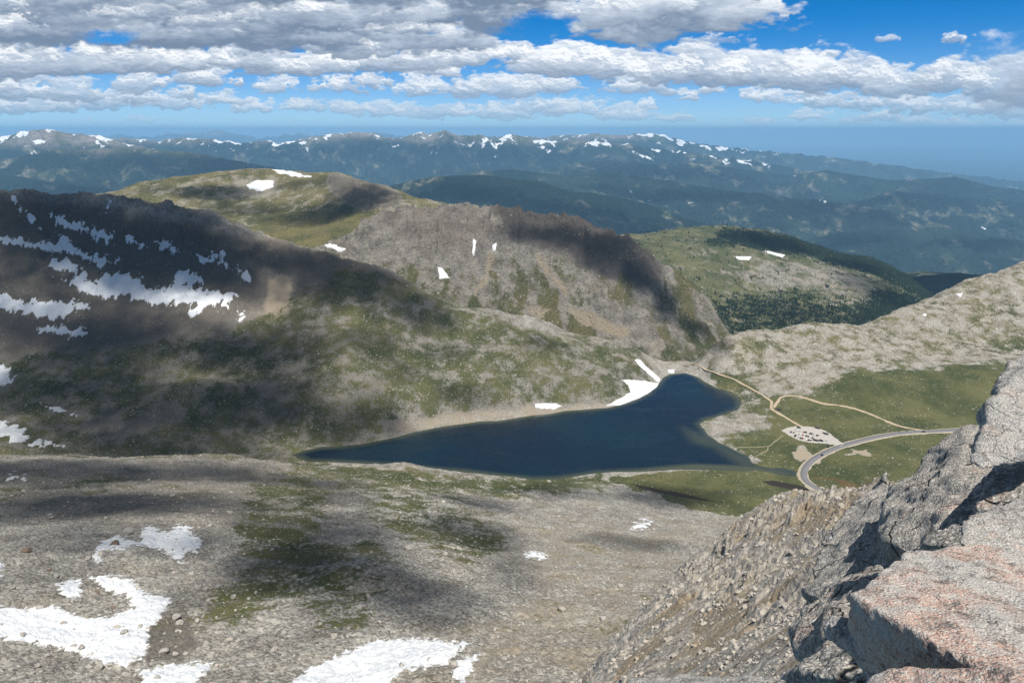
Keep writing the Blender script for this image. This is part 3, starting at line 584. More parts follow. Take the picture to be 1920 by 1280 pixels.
# ------------------------------------------------------------------ cloud banks overhead, out of the picture, that shade the land
def ground_at(px, py):
    best = None
    for (x, y, z, qx, qy) in (BASIN, CLIFF, DOME, VALLEY):
        s_ = (z-CH)/y
        d2 = (qx-px)**2+(qy-py)**2; i = np.unravel_index(np.argmin(d2 + np.where(VISM[id(x)], 0, 1e6)), d2.shape)
        if d2[i] < 60 and (best is None or y[i] < best[1]): best = (float(x[i]), float(y[i]), float(z[i]))
    return best
VISM = {id(t[0]): visible(t[0], t[1], t[2]) for t in (BASIN, CLIFF, DOME, VALLEY)}
SHADE = [  # px, py, half width px, half height px, density, (distance for far land)
 (20,385,200,75,.9),(160,400,170,70,.9),(330,430,150,60,.95),(240,470,190,60,.93),(130,540,150,26,.55),(380,480,130,60,.93),(80,620,200,55,.88),(280,640,190,50,.88),(450,650,110,40,.85),(100,740,230,65,.9),(330,760,200,60,.88),(520,740,120,50,.88),(560,660,80,40,.8),
 (600,800,160,40,.85),(300,830,300,25,.9),(700,760,60,30,.5),(640,525,110,45,.92),(560,600,60,40,.6),(760,575,80,35,.85),(690,640,60,25,.55),(560,490,90,25,.85),(820,600,60,18,.5),(760,700,50,20,.5),(1020,645,45,16,.55),(880,740,60,16,.6),(830,660,50,15,.4),
 (100,885,240,26,.85),(340,885,160,18,.6),(60,945,220,45,.88),(300,950,160,40,.82),(180,1010,200,32,.68),(480,960,90,30,.5),(60,1080,120,40,.35),(400,1090,90,40,.4),(640,1010,160,55,.84),(540,1060,120,42,.75),(500,900,200,16,.75),(420,1010,80,40,.55),(960,1050,60,40,.6),(620,1160,100,30,.4),(690,1080,160,40,.80),(820,1120,130,40,.82),(880,1000,120,32,.75),(640,930,90,18,.6),(880,940,110,16,.72),(1160,1015,140,11,.7),(420,880,120,14,.55),(1260,935,130,16,.82),(1060,925,100,13,.6),(950,1080,50,30,.4),
 (1130,470,75,32,.9),(1060,440,60,22,.85),(1200,520,40,32,.92),(1250,570,34,30,.92),(1310,620,40,22,.9),(980,430,50,18,.6),(1350,650,20,10,.7),
 (400,362,70,15,.85),(600,402,95,17,.85),(470,395,90,9,.6),(680,372,60,26,.9),(330,400,60,12,.6),(560,345,60,8,.5),(300,355,40,8,.4),
 (1440,450,90,14,.9),(1640,540,70,20,.7),(1500,590,130,14,.45),(1600,500,60,12,.8),
 (860,360,150,22,.93,8745),(1130,385,170,22,.93,8580),(1300,410,60,12,.9,8580),(420,310,240,18,.9,12540),(150,330,110,14,.85,10065),(740,300,160,14,.7,19800),(960,290,120,10,.7,19800),(560,290,120,9,.7,19800),(1300,345,150,12,.85,12300),(1600,395,120,10,.8,12300),(1600,445,90,9,.8,10600),(1850,455,90,10,.8,10600),(1250,320,200,12,.7,16500),(1700,360,120,12,.7,14025),(1500,400,120,16,.5,12045),(1180,345,120,10,.6,12210),(1800,440,100,10,.6,10560),(250,262,60,8,.7,15675),(690,256,26,7,.8,20295),(850,256,30,8,.7,20295),(1750,500,180,26,.75,4700),(1520,480,100,10,.5,8580),
]
cbm = bmesh.new(); cth = []; cop = []
sph = bmesh.new(); bmesh.ops.create_icosphere(sph, subdivisions=4, radius=1); sv = np.array([v.co[:] for v in sph.verts]); sf = np.array([[v.index for v in f.verts] for f in sph.faces]); sph.free()
CV, CF, CA, CO = [], [], [], []; off = 0
for k, sh in enumerate(SHADE):
    px, py, rx, ry, op = sh[:5]
    if len(sh) > 5: g0 = P(px, py, sh[5]); dep = sh[5]; ryw = ry/FPX*dep*2.4
    else:
        g0 = ground_at(px, py)
        if g0 is None: print('no ground', sh); continue
        dep = g0[1]; ga_, gb_ = ground_at(px, py-ry), ground_at(px, py+ry)
        ryw = ry/FPX*dep*2.5
        if ga_ and gb_ and abs(ga_[1]-gb_[1]) < dep*.6:
            foot = abs((ga_[1]-SUN.y/SUN.z*ga_[2])-(gb_[1]-SUN.y/SUN.z*gb_[2]))*.5
            ryw = min(max(foot, ry/FPX*dep*.8), ry/FPX*dep*4)
    rxw = rx/FPX*dep
    hz = CH + max(1050, .27*g0[1]); t = (hz-g0[2])/SUN.z  # far banks lifted out of view, added to shade distant ridges
    c = np.array(g0)+np.array(SUN)*t
    d = 1+.10*np.sin(sv[:, 0]*3.1+k)+.08*np.sin(sv[:, 1]*4.3+k*2)
    V = sv*d[:, None]*np.array([rxw*1.35, ryw*1.35, min(rxw, ryw)*.5+20])+c
    CV.append(V); CF.append(sf+off); off += len(V); CA.append(np.hypot(sv[:, 0], sv[:, 1])); CO.append(np.full(len(V), op)); 
    CO[-1] = CO[-1]
CV = np.concatenate(CV); CF = np.concatenate(CF)
me = bpy.data.meshes.new('clouds'); me.from_pydata(CV.tolist(), [], CF.tolist())
for nm, arr in (('edge', np.concatenate(CA)), ('dens', np.concatenate(CO))):
    a_ = me.attributes.new(nm, 'FLOAT', 'POINT'); a_.data.foreach_set('value', arr.astype(np.float32))
me.polygons.foreach_set('use_smooth', np.ones(len(me.polygons), bool))
m = bpy.data.materials.new('cloud_vapour'); m.use_nodes = True; q = G(m.node_tree); m.node_tree.nodes.remove(m.node_tree.nodes['Principled BSDF'])
geo = q.node('ShaderNodeNewGeometry'); p = geo.outputs['Position']
n = q.noise(p, .0075, 5, .6); n2 = q.noise(p, .03, 4, .6)
e_ = q.m('ADD', q.attr('edge'), q.m('ADD', q.m('MULTIPLY', q.m('SUBTRACT', n, .5), 1.5), q.m('MULTIPLY', q.m('SUBTRACT', n2, .5), .7)))
fac = q.m('MULTIPLY', q.mr(e_, 1.12, .25), q.attr('dens')); fac = q.m('MULTIPLY', fac, q.mr(q.attr('edge'), 1.0, .85))
fac = q.m('SUBTRACT', 1.0, q.m('SQRT', q.m('SUBTRACT', 1.0, fac)))
df = q.node('ShaderNodeBsdfDiffuse'); q.put(df.inputs[0], (.9, .9, .9)); tr = q.node('ShaderNodeBsdfTransparent'); mx = q.node('ShaderNodeMixShader')
q.put(mx.inputs[0], fac); q.l.new(tr.outputs[0], mx.inputs[1]); q.l.new(df.outputs[0], mx.inputs[2]); q.l.new(mx.outputs[0], m.node_tree.nodes['Material Output'].inputs[0])
me.materials.append(m); o = bpy.data.objects.new('clouds', me); sc.collection.objects.link(o); tag(o, 'broken cumulus clouds overhead, some added to shade far ridges', kind='stuff')

# ------------------------------------------------------------------ near spur
SE = [(1420,961,210),(1450,954,200),(1480,947,190),(1510,942,180),(1540,937,170),(1600,924,140),(1660,893,110),(1720,855,80),(1800,805,60),(1920,740,50),(2100,650,45)]
SL = [(1400,965,200),(1375,985,175),(1345,1005,155),(1320,1022,140),(1290,1045,125),(1262,1070,112),(1230,1100,98),(1205,1130,88),(1180,1160,78),(1150,1190,70),(1125,1225,62),(1105,1255,56),(1085,1285,51),(1060,1330,44),(1030,1400,36)]
ps = [tuple(P(*q)) for q in line_pts(SE, 20)+line_pts(SL, 12)]
ps += [tuple(P(*q)) for q in [(1500,1000,118),(1420,1020,130),(1400,1100,78),(1320,1100,98),(1500,1150,45),(1380,1200,48),(1250,1200,62),(1300,1280,36),(1180,1290,45),(1450,1280,25),(1600,1280,12),(1600,1100,42),(1650,1000,62),(1560,1050,70),(1750,950,42),(1900,900,30),(1900,1280,7),(1750,1280,8),(1500,1400,12),(1250,1400,25),(2100,1280,6),(2100,900,25)]]
for (a, b, y) in line_pts(SL, 12):
    q_ = P(a, b, y)
    for dx, dz in ((.05, .10), (.14, .30), (.3, .62)): ps.append((q_[0]-dx*y, y*(1+dx*.2), q_[2]-dz*y))
for (a, b, y) in SE:
    q_ = P(a, b, y)
    for dy, dz in ((.12, .2), (.4, .7)): ps.append((q_[0]*(1+dy), y*(1+dy), q_[2]-dz*y))
hs = solve(ps)
X, Y = depth_grid(.02, .98, 900, [(6, 215, 760), (215, 290, 30)])
Z = hs(X, Y); S = Y/60.0
PX, PY = proj(X, Y, Z); PXw, PYw = PX, PY
ra_ = X*.8+Y*.6; rb_ = -X*.6+Y*.8     # strata run down the spur
out_ = np.maximum.reduce([area(PX, PY, [(1330,1030),(1420,960),(1560,925),(1590,940),(1480,990),(1400,1040),(1345,1060)], 12), area(PX, PY, [(1270,1120),(1420,1060),(1520,1100),(1490,1200),(1560,1260),(1500,1290),(1380,1290),(1400,1180)], 30)*.6,
                          area(PX, PY, [(1480,1100),(1560,960),(1650,910),(1800,800),(1990,700),(1990,1100),(1600,1150),(1520,1180)], 14)])
led = area(PX, PY, [(1085,1290),(1180,1160),(1300,1035),(1360,1020),(1310,1080),(1200,1180),(1130,1300)], 10)
cr_ = ridged(ra_/16, rb_/7, 5, .6, 101)
Z += (cr_-.4)*(.30+.75*out_)*np.minimum(S, 1.4) + fbm(X/9, Y/9, 4, .55, 107)*.45*np.minimum(S, 1.4) + (ridged(X/4, Y/4, 4, .55, 103)-.4)*.10*np.minimum(S, 1.3)*(1-.5*led) + .12*np.minimum(S, 1.3)*fbm(X/1.2, Y/1.2, 3, .6, 104)
Z += led*(np.abs(((rb_*.7+fbm(X/8, Y/8, 3, .5, 108)*1.2) % 1.6)/1.6-.5)*1.0)*S
# broken ledges that stand proud of the slope
lg = sstep(fbm(ra_/9, rb_/4.5, 4, .6, 111), .22, .40)*(.35+.65*out_); Z += lg*(.9+.9*fbm(X/1.6, Y/1.6, 3, .6, 112))*np.minimum(S, 1.4)
grass = np.full(X.shape, -.4, np.float32); red = np.zeros_like(grass); dark = lg*.15; tan = np.clip(.46+.9*fbm(ra_/14, rb_/5, 4, .6, 120)-out_*.35-led*1.2-lg*.6, 0, 1)
setg([(1490,960),(1600,925),(1640,940),(1560,1000),(1480,1010)], .75, 8, tan); setg([(1300,1160),(1400,1100),(1420,1120),(1330,1230),(1290,1230)], .8, 10, tan)
SPUR = (X, Y, Z, PX, PY)
msp = ground_mat('spur_rock', rock=(.42,.395,.355), rock2=(.28,.26,.235), cell=.55, big=2.2, bumpd=.35, nscale=8, tan=(.37,.30,.215), dark=(.10,.09,.085), speck=.6)
tag(grid_mesh('ridge', np.stack([X, Y, Z], -1), msp, attrs=dict(grass=grass, dark=dark, tan=tan, red=red)), 'tan and grey rocky spur falling away below the viewpoint', kind='structure')

# ------------------------------------------------------------------ foreground granite
def granite(name, pink=.5, scale=1.0, *a, crack=1.0, **kw):
    return _granite(name, pink, scale, *a, crack=crack, **kw)
def _granite(name, pink=.5, scale=1.0, grey=(.33,.33,.33), dk=(.05,.055,.06), crack=1.0):
    m, q, bs = new_mat(name); geo = q.node('ShaderNodeNewGeometry'); p = geo.outputs['Position']
    k = 1/scale
    n1 = q.noise(p, 2.0*k, 6, .62); n2 = q.noise(p, 10*k, 6, .7); n3 = q.noise(p, 75*k, 4, .75); v = q.vor(p, 130*k, out=1); vd = q.vor(p, 90*k)
    sp = q.node('ShaderNodeSeparateColor'); q.put(sp.inputs[0], v)
    base = q.mix(q.mr(q.m('ADD', n1, q.m('MULTIPLY', q.m('SUBTRACT', n2, .5), .6)), .62-.25*pink, .78-.25*pink), grey, (.60,.42,.35))
    base = q.mix(q.mr(sp.outputs[0], .55, .8), base, (.66,.62,.57))
    base = q.mix(q.m('MULTIPLY', q.mr(q.m('ADD', n3, q.m('MULTIPLY', q.m('SUBTRACT', n2, .5), .9)), .53, .66), .7), base, dk)
    base = q.mix(q.m('MULTIPLY', q.mr(n2, .54, .68), .65), base, (.17,.18,.18))
    wp = q.v('ADD', p, q.v('MULTIPLY', q.v('SUBTRACT', q.noise(p, 1.6*k, 5, .6, out=1), (.5,.5,.5)), (.22*scale, .22*scale, .22*scale)))
    ck = q.mr(q.vor(wp, .75*k, feature='DISTANCE_TO_EDGE'), .0, .008); ck2 = q.mr(q.vor(wp, 2.3*k, feature='DISTANCE_TO_EDGE'), .0, .010)
    ck = q.m('MULTIPLY', ck, q.m('MAXIMUM', ck2, q.mr(n1, .56, .50)))
    ck = q.m('SUBTRACT', 1.0, q.m('MULTIPLY', q.m('SUBTRACT', 1.0, ck), crack))
    base = q.mix(ck, (.075,.07,.065), base)
    q.put(bs.inputs['Base Color'], base); bs.inputs['Roughness'].default_value = .9
    h = q.m('ADD', q.m('MULTIPLY', n2, .7), q.m('ADD', q.m('MULTIPLY', n3, .45), q.m('MULTIPLY', vd, -.25)))
    h = q.m('ADD', h, q.m('MULTIPLY', ck, .9))
    q.put(bs.inputs['Normal'], q.bump(h, .035*scale, 1.0)); return m
GP = granite('pink_granite', .82, grey=(.50,.49,.47), crack=.15); GG = granite('grey_granite', .25, grey=(.37,.37,.36), crack=.3); GD = granite('weathered_rock', .12, 3.0, (.29,.28,.26), (.10,.097,.093)); GD2 = granite('dull_rock', .3, 3.0, (.33,.315,.285), (.11,.105,.10))
def rock(name, ptsp, mat, label, vox, amp, extra=(), thick=(0, .25, -.5), cat='rock', group=None):
    bm = bmesh.new()
    for a in ptsp: bm.verts.new(P(*a)); v = P(*a); bm.verts.new((v[0]+thick[0], v[1]+thick[1], v[2]+thick[2]))
    for a in extra: bm.verts.new(P(*a))
    r = bmesh.ops.convex_hull(bm, input=bm.verts)
    bmesh.ops.delete(bm, geom=[v for v in bm.verts if not v.link_faces], context='VERTS')
    c = sum((v.co for v in bm.verts), Vector())/len(bm.verts)
    for v in bm.verts: v.co -= c
    me = bpy.data.meshes.new(name); bm.to_mesh(me); bm.free(); o = bpy.data.objects.new(name, me); sc.collection.objects.link(o); o.location = c
    md = o.modifiers.new('r', 'REMESH'); md.mode = 'VOXEL'; md.voxel_size = vox
    sm = o.modifiers.new('s', 'SMOOTH'); sm.iterations = 4; sm.factor = .5
    dg = bpy.context.evaluated_depsgraph_get(); me2 = bpy.data.meshes.new_from_object(o.evaluated_get(dg)); o.modifiers.clear(); o.data = me2; me2.name = name
    n = len(me2.vertices); co = np.empty(n*3, np.float32); me2.vertices.foreach_get('co', co); co = co.reshape(-1, 3)
    no = np.empty(n*3, np.float32); me2.vertices.foreach_get('normal', no); no = no.reshape(-1, 3)
    w3 = co + np.array(c, np.float32); L = amp
    def n3(sx, sd, o_): return (fbm(w3[:, 0]/sx+w3[:, 2]*.37/sx, w3[:, 1]/sx+w3[:, 2]*.61/sx, o_, .55, sd)+fbm(w3[:, 2]/sx-w3[:, 1]*.3/sx, w3[:, 0]/sx+5, o_, .55, sd+3))*.5
    cra = (ridged(w3[:, 0]/(L*9)+w3[:, 2]/(L*14), w3[:, 1]/(L*9)-w3[:, 2]/(L*11), 3, .5, 7)-.35)
    dsp = L*(1.6*n3(L*12, 5, 3)+.7*cra+.35*n3(L*3, 15, 3))
    fac_ = np.round(n3(L*14, 33, 2)*5)/5*L*.9
    co = co + no*(dsp+fac_)[:, None]; me2.vertices.foreach_set('co', co.astype(np.float32).ravel()); me2.materials.clear(); me2.materials.append(mat)
    me2.polygons.foreach_set('use_smooth', np.ones(len(me2.polygons), bool)); me2.update(); tag(o, label, cat, group); return o
rock('rock_slab', [(1592,1112,2.55),(1640,1078,2.75),(1705,1032,3.05),(1790,1022,3.1),(1860,1024,3.1),(1940,1045,3.0),(2100,1070,2.9),(2100,1300,1.95),(1900,1285,1.75),(1800,1262,1.95),(1740,1240,2.12),(1690,1242,2.22),(1650,1205,2.33),(1612,1150,2.46)], GP,
     'large pink and grey speckled granite slab filling the lower right corner', .013, .011, thick=(.12, .12, -.38))
rock('rock_slab', [(1600,1300,1.95),(1640,1256,2.0),(1700,1250,1.98),(1800,1262,1.85),(1940,1250,1.72),(2100,1300,1.5),(2000,1420,1.3),(1650,1420,1.6)], GP, 'speckled granite ledge along the bottom edge under the large pink slab', .013, .010, thick=(0, .0, -.35))
rock('rock_slab', [(1556,1168,2.75),(1572,1152,2.8),(1612,1164,2.75),(1668,1222,2.5),(1694,1248,2.35),(1672,1256,2.35),(1620,1232,2.5),(1565,1192,2.7)], GG, 'thin broken slab wedged under the left side of the pink slab', .012, .014, thick=(.02, .1, -.10))
rock('rock_slab', [(1150,1300,3.2),(1180,1272,3.3),(1290,1264,3.3),(1400,1268,3.15),(1530,1276,2.9),(1590,1300,2.7),(1560,1400,2.3),(1150,1400,2.6)], GG, 'low speckled granite ledge at the bottom edge left of the dark gap', .015, .012, thick=(0, .2, -.4))
rock('boulder', [(1500,1252,4.2),(1520,1225,4.5),(1560,1205,4.6),(1600,1210,4.4),(1625,1240,4.0),(1600,1262,3.8),(1540,1270,3.9)], GD, 'lumpy grey rock just behind the dark gap at the lower edge', .02, .04, thick=(0, .3, -.5))
rock('rock_slab', [(1800,1018,3.4),(1806,975,3.6),(1835,958,3.75),(1880,948,3.9),(1925,935,4.05),(2100,920,4.1),(2100,1075,3.2),(1925,1050,3.28),(1870,1036,3.33)], GG, 'grey speckled slab resting on the back edge of the large pink slab', .013, .011, thick=(.1, .1, -.10))
rock('rock_slab', [(1730,1022,4.6),(1780,975,5.0),(1830,915,5.5),(1880,860,6.0),(1960,830,6.2),(2000,900,5.4),(1980,985,4.6),(1880,1000,4.4),(1800,1025,4.3)], GD, 'smooth dark slab leaning up to the right below the tall boulder', .02, .014, thick=(.3, .5, -.5))
rock('boulder', [(1828,952,4.6),(1850,905,4.9),(1880,885,5.0),(1990,870,4.9),(2050,960,4.5),(1900,968,4.35)], GD2, 'mossy shaded rock between the leaning dark slab and the grey speckled slab', .025, .035, thick=(.15, .2, -.3))
rock('boulder', [(1818,868,4.5),(1838,835,4.7),(1850,800,4.9),(1856,765,5.1),(1872,730,5.3),(1895,704,5.5),(1930,694,5.5),(2060,690,5.4),(2080,840,4.8),(1930,846,4.6),(1880,872,4.5),(1850,882,4.45)], GG, 'tall grey lichen covered boulder overhanging at the right edge', .02, .035, thick=(.35, .5, -.05))
rock('rock_outcrop', [(1655,1010,10),(1648,960,11.5),(1668,925,12.5),(1700,890,13.2),(1745,850,13.8),(1780,818,14.2),(1815,803,14.2),(1850,802,14),(1880,860,11.5),(1830,930,9.6),(1780,985,8.6),(1725,1032,8.3),(1690,1034,8.8)], GD2, 'big fractured grey outcrop left of the tall boulder, rising to the road bend', .055, .13, thick=(1.5, 1.5, -2.5), cat='rock outcrop')
rock('rock_outcrop', [(1500,1110,11),(1530,1035,13.5),(1572,975,16),(1600,945,17),(1622,930,17.5),(1645,914,18),(1662,925,17),(1695,960,14.5),(1725,1010,12),(1715,1050,10),(1660,1090,9.6),(1570,1140,9.8)], GD, 'dark grey sloping rock face below the fractured outcrop, above the tan spur', .06, .12, thick=(2, 2, -3), cat='rock outcrop')
rock('rock_spire', [(1628,938,17.5),(1640,912,18.5),(1656,890,19),(1662,878,19),(1666,890,18.5),(1668,915,18),(1660,940,17)], GD, 'small pointed rock spike on the skyline of the spur', .05, .07, thick=(.3, .8, -1), cat='rock')
rock('rock_outcrop', [(1500,1255,4.8),(1490,1190,6.0),(1515,1130,7.6),(1570,1090,8.6),(1650,1060,8.4),(1660,1085,6.5),(1610,1130,5.4),(1565,1175,4.9),(1545,1235,4.5)], GD2, 'crumbly grey outcrop tucked behind the left end of the pink slab', .03, .075, thick=(.8, .8, -1.2), cat='rock outcrop')
# ------------------------------------------------------------------ snow lying in hollows
msn, q, bs = new_mat('snow'); geo = q.node('ShaderNodeNewGeometry'); p = geo.outputs['Position']
sn = q.noise(q.v('MULTIPLY', p, (1, .35, 1)), .7, 5, .6)
sn2 = q.noise(p, 3.0, 5, .7); ed = q.attr('thin'); sc0 = q.mix(q.mr(sn, .35, .75), (.74,.77,.80), (.64,.67,.70)); dirt = q.m('MULTIPLY', q.mr(q.m('ADD', ed, q.m('MULTIPLY', q.m('SUBTRACT', sn2, .5), 1.2)), .55, .0), .75)
q.put(bs.inputs['Base Color'], q.mix(dirt, sc0, (.36,.34,.32))); bs.inputs['Roughness'].default_value = .6; q.put(bs.inputs['Normal'], q.bump(q.m('ADD', sn, q.m('MULTIPLY', sn2, .4)), .35, 1.0))
def blur(Z, k):
    for ax in (0, 1):
        c = np.cumsum(np.pad(Z, [(k+1, k) if a == ax else (0, 0) for a in (0, 1)], mode='edge'), axis=ax)
        Z = (np.take(c, range(2*k+1, c.shape[ax]), ax)-np.take(c, range(0, c.shape[ax]-2*k-1), ax))/(2*k+1)
    return Z
def up3(A_, f):
    n0, n1 = A_.shape; t0 = np.linspace(0, n0-1, (n0-1)*f+1); t1 = np.linspace(0, n1-1, (n1-1)*f+1)
    i = np.minimum(t0.astype(int), n0-2); a = (t0-i)[:, None]; B_ = A_[i]*(1-a)+A_[i+1]*a
    j = np.minimum(t1.astype(int), n1-2); b = (t1-j)[None]; return B_[:, j]*(1-b)+B_[:, j+1]*b
def snow(reg, poly, label, thick=.5, hollow=.5, soft=6.0, f=2, ymax=1e9, fuzz=.9, ribs=0, one=False):
    x, y, z, qx, qy = reg; V_ = VISM[id(x)]
    xs = [a for a, b in poly]; ys = [b for a, b in poly]; mg_ = 10
    inb = (qx > min(xs)-mg_) & (qx < max(xs)+mg_) & (qy > min(ys)-mg_) & (qy < max(ys)+mg_) & V_ & (y < ymax)
    if inb.sum() < 4: print('no snow', label); return
    i, j = np.where(inb); s = (slice(max(0, i.min()-1), i.max()+2), slice(max(0, j.min()-1), j.max()+2))
    if x[s].size > 250000: f = 1
    zb = z[s]; hol = np.clip(blur(zb, 3)-zb, -3, 3)
    X_, Y_, Z_, H_ = [up3(a, f) for a in (x[s], y[s], zb, hol)]
    qx_, qy_ = proj(X_, Y_, Z_)
    sc_ = float(np.median(Y_))/1280*6
    nz = fbm(X_/sc_/2.6, Y_/sc_/4.6, 6, .6, 140)
    fl = poly_sd(qx_, qy_, poly)/soft + nz*fuzz + H_*hollow
    fl = fl - ribs*np.clip((ridged((X_+.5*Y_)/55, (Y_-.4*X_)/60, 5, .6, 150)-.40)*3.2, 0, 2)
    fl = np.where(up3(V_[s].astype(np.float32), f) > .3, fl, -1)
    Zs = Z_ + thick*np.clip(fl, -1, 1.0)
    keep = (fl > -.5); keep = keep[:-1, :-1] | keep[1:, 1:] | keep[1:, :-1] | keep[:-1, 1:]
    if keep.sum() < 3: print('empty snow', label); return
    o = grid_mesh('snow_patch', np.stack([X_, Y_, Zs], -1), msn, mask=keep, attrs=dict(thin=fl))
    if one:
        bm = bmesh.new(); bm.from_mesh(o.data); seen = set(); isl = []
        for v0 in bm.verts:
            if v0 in seen: continue
            st = [v0]; seen.add(v0); cur = []
            while st:
                v = st.pop(); cur.append(v)
                for e_ in v.link_edges:
                    w_ = e_.other_vert(v)
                    if w_ not in seen: seen.add(w_); st.append(w_)
            isl.append(cur)
        isl.sort(key=len); bmesh.ops.delete(bm, geom=[v for c_ in isl[:-1] for v in c_], context='VERTS'); bm.to_mesh(o.data); bm.free()
    tag(o, label, 'snow patch', 'snow patches'); return o
VISM[id(SPUR[0])] = visible(SPUR[0], SPUR[1], SPUR[2], .01)
W_ = dict(thick=1.5, hollow=.35, soft=4.5, fuzz=2.1, ribs=1.1)
for poly, lab in (
 ([(12,356),(30,372),(55,398),(76,420),(78,432),(58,416),(38,392),(20,372)], 'narrow snow chute at the top left of the dark cirque wall'),
 ([(85,402),(100,398),(130,413),(180,428),(212,438),(216,462),(200,455),(170,440),(130,430),(95,412)], 'long ragged snow band high on the cirque wall below the crest'),
 ([(-10,438),(30,447),(70,456),(100,452),(115,438),(128,450),(150,470),(200,478),(225,492),(220,500),(160,492),(130,480),(90,470),(30,462),(-10,452)], 'snow band running in from the left edge across the cirque wall'),
 ([(95,515),(120,528),(160,508),(170,526),(215,512),(262,518),(285,535),(320,535),(335,508),(352,505),(385,520),(380,532),(350,534),(400,548),(446,540),(446,556),(412,580),(392,574),(362,596),(350,590),(368,568),(330,574),(300,574),(255,560),(215,560),(170,552),(130,540)], 'widest snowfield in the middle of the dark cirque wall'),
 ([(100,480),(135,490),(160,510),(130,515),(90,500)], 'snow strip joining the left band to the widest snowfield'),
 ([(-10,545),(50,562),(100,564),(150,568),(182,576),(150,588),(100,597),(50,590),(-10,578)], 'flat snow shelf at the left edge below the widest snowfield'),
 ([(68,612),(100,610),(162,618),(158,634),(110,628),(75,624)], 'short snow strip under the snow shelf at the left'),
 ([(225,432),(250,445),(276,460),(262,464),(235,450)], 'small slanting snow patch right of the high snow band'),
 ([(282,450),(320,455),(344,470),(322,474),(290,461)], 'wedge of snow near the middle of the wall under the crest'),
 ([(365,475),(392,486),(400,474),(422,466),(416,490),(400,498),(380,490)], 'forked snow patch on the right part of the cirque wall'),
 ([(418,492),(446,500),(472,520),(474,533),(450,520),(426,505)], 'slanting snow streak farthest right on the cirque wall'),
 ([(190,403),(203,375),(209,378),(201,404)], 'thin upright snow streak hanging from the crest'),
 ([(440,580),(460,584),(464,596),(446,594)], 'tiny snow patch below the tan scree gully'),
 ([(-10,680),(12,684),(28,702),(24,716),(-10,722)], 'snow patch cut by the left edge above the valley floor'),
 ([(73,757),(110,760),(142,779),(125,779),(95,769)], 'thin snow streak low on the left side of the basin'),
 ([(-10,792),(30,795),(60,818),(122,836),(60,834),(-10,822)], 'long snow wedge at the left edge where the wall meets the near slope')): snow(BASIN, poly, lab, ymax=1330, **W_)
for poly, lab in (([(1165,712),(1190,712),(1236,717),(1234,728),(1202,747),(1165,760),(1137,760),(1158,748),(1182,735),(1178,722)], 'bright white snowbank on the far shore of the lake'),
 ([(1188,674),(1201,673),(1216,690),(1239,710),(1236,717),(1214,701)], 'diagonal snow strip just above the shore snowbank'),
 ([(1002,756),(1042,756),(1055,761),(1040,767),(1003,765)], 'small flat snow patch on the far shore left of the snowbank'),
 ([(1252,693),(1266,692),(1263,699),(1253,699)], 'tiny snow patch at the outlet end of the lake'),
 ([(1790,551),(1808,548),(1801,557)], 'small snow spot high on the right hill'), ([(1725,590),(1737,588),(1736,594)], 'tiny snow spot lower on the right hill')): snow(BASIN, poly, lab, thick=.9, hollow=.2, soft=3, fuzz=.5)
N_ = dict(thick=.42, hollow=1.3, soft=6, fuzz=1.1, f=3)
for poly, lab in (([(175,1050),(182,1022),(215,1005),(240,1010),(262,1015),(265,990),(285,984),(300,998),(325,988),(350,984),(380,1015),(376,1030),(348,1036),(335,1052),(300,1030),(260,1022),(225,1030),(195,1030),(183,1056)], 'bow shaped snow patch on the near scree slope above the biggest snowfield'),
 ([(-20,1136),(60,1140),(100,1135),(150,1155),(195,1157),(252,1140),(242,1120),(195,1102),(165,1080),(225,1078),(250,1090),(270,1110),(322,1122),(300,1160),(280,1180),(275,1225),(240,1247),(195,1246),(120,1216),(60,1205),(-20,1195)], 'biggest near snowfield curling across the lower left corner'),
 ([(105,1096),(130,1086),(156,1087),(152,1120),(132,1127),(113,1110)], 'small snow patch tucked above the biggest near snowfield'),
 ([(262,1256),(330,1244),(402,1240),(368,1280),(372,1320),(270,1320)], 'snow tongue at the bottom edge below the biggest near snowfield'),
 ([(530,1290),(585,1250),(640,1225),(700,1200),(780,1196),(884,1206),(862,1220),(832,1246),(760,1256),(722,1290),(700,1330),(520,1330)], 'smooth bright snowfield at the bottom centre'),
 ([(848,1266),(860,1236),(902,1224),(886,1250),(868,1282)], 'small snow scrap right of the smooth bottom snowfield'),
 ([(983,1036),(1005,1033),(1027,1043),(1012,1048),(990,1044)], 'little snow patch alone on the beige scree'),
 ([(1181,990),(1200,976),(1222,977),(1212,989),(1190,993)], 'little snow patch near the foot of the scree by the green flats'),
 ([(12,890),(45,892),(46,896),(14,896)], 'thin snow sliver near the left edge under the bench'),
 ([(-20,1040),(8,1060),(0,1082),(-20,1090)], 'snow patch at the left edge beside dark rubble')): snow(BASIN, poly, lab, one='dark rubble' in lab, **N_)
for poly, lab in (([(462,346),(480,337),(513,339),(512,350),(487,359),(468,356)], 'white snow patch on top of the grassy dome'), ([(506,316),(540,319),(582,331),(560,333),(520,324)], 'thin snow cornice along the top of the grassy dome'), ([(600,458),(620,456),(647,467),(640,472),(615,465)], 'snow streak in the saddle beside the cliff')): snow(DOME if 'saddle' not in lab else CLIFF, poly, lab, thick=2.5, hollow=.1, soft=3, fuzz=.7)
for poly, lab in (([(820,500),(829,503),(844,522),(824,523)], 'hook shaped snow patch below the cliffs'), ([(887,448),(893,452),(889,480),(885,478)], 'thin upright snow streak in a cliff gully'), ([(924,460),(931,455),(930,470),(925,472)], 'tiny snow streak right of the cliff gully')): snow(CLIFF, poly, lab, thick=2.5, hollow=.05, soft=2.5, fuzz=.5)
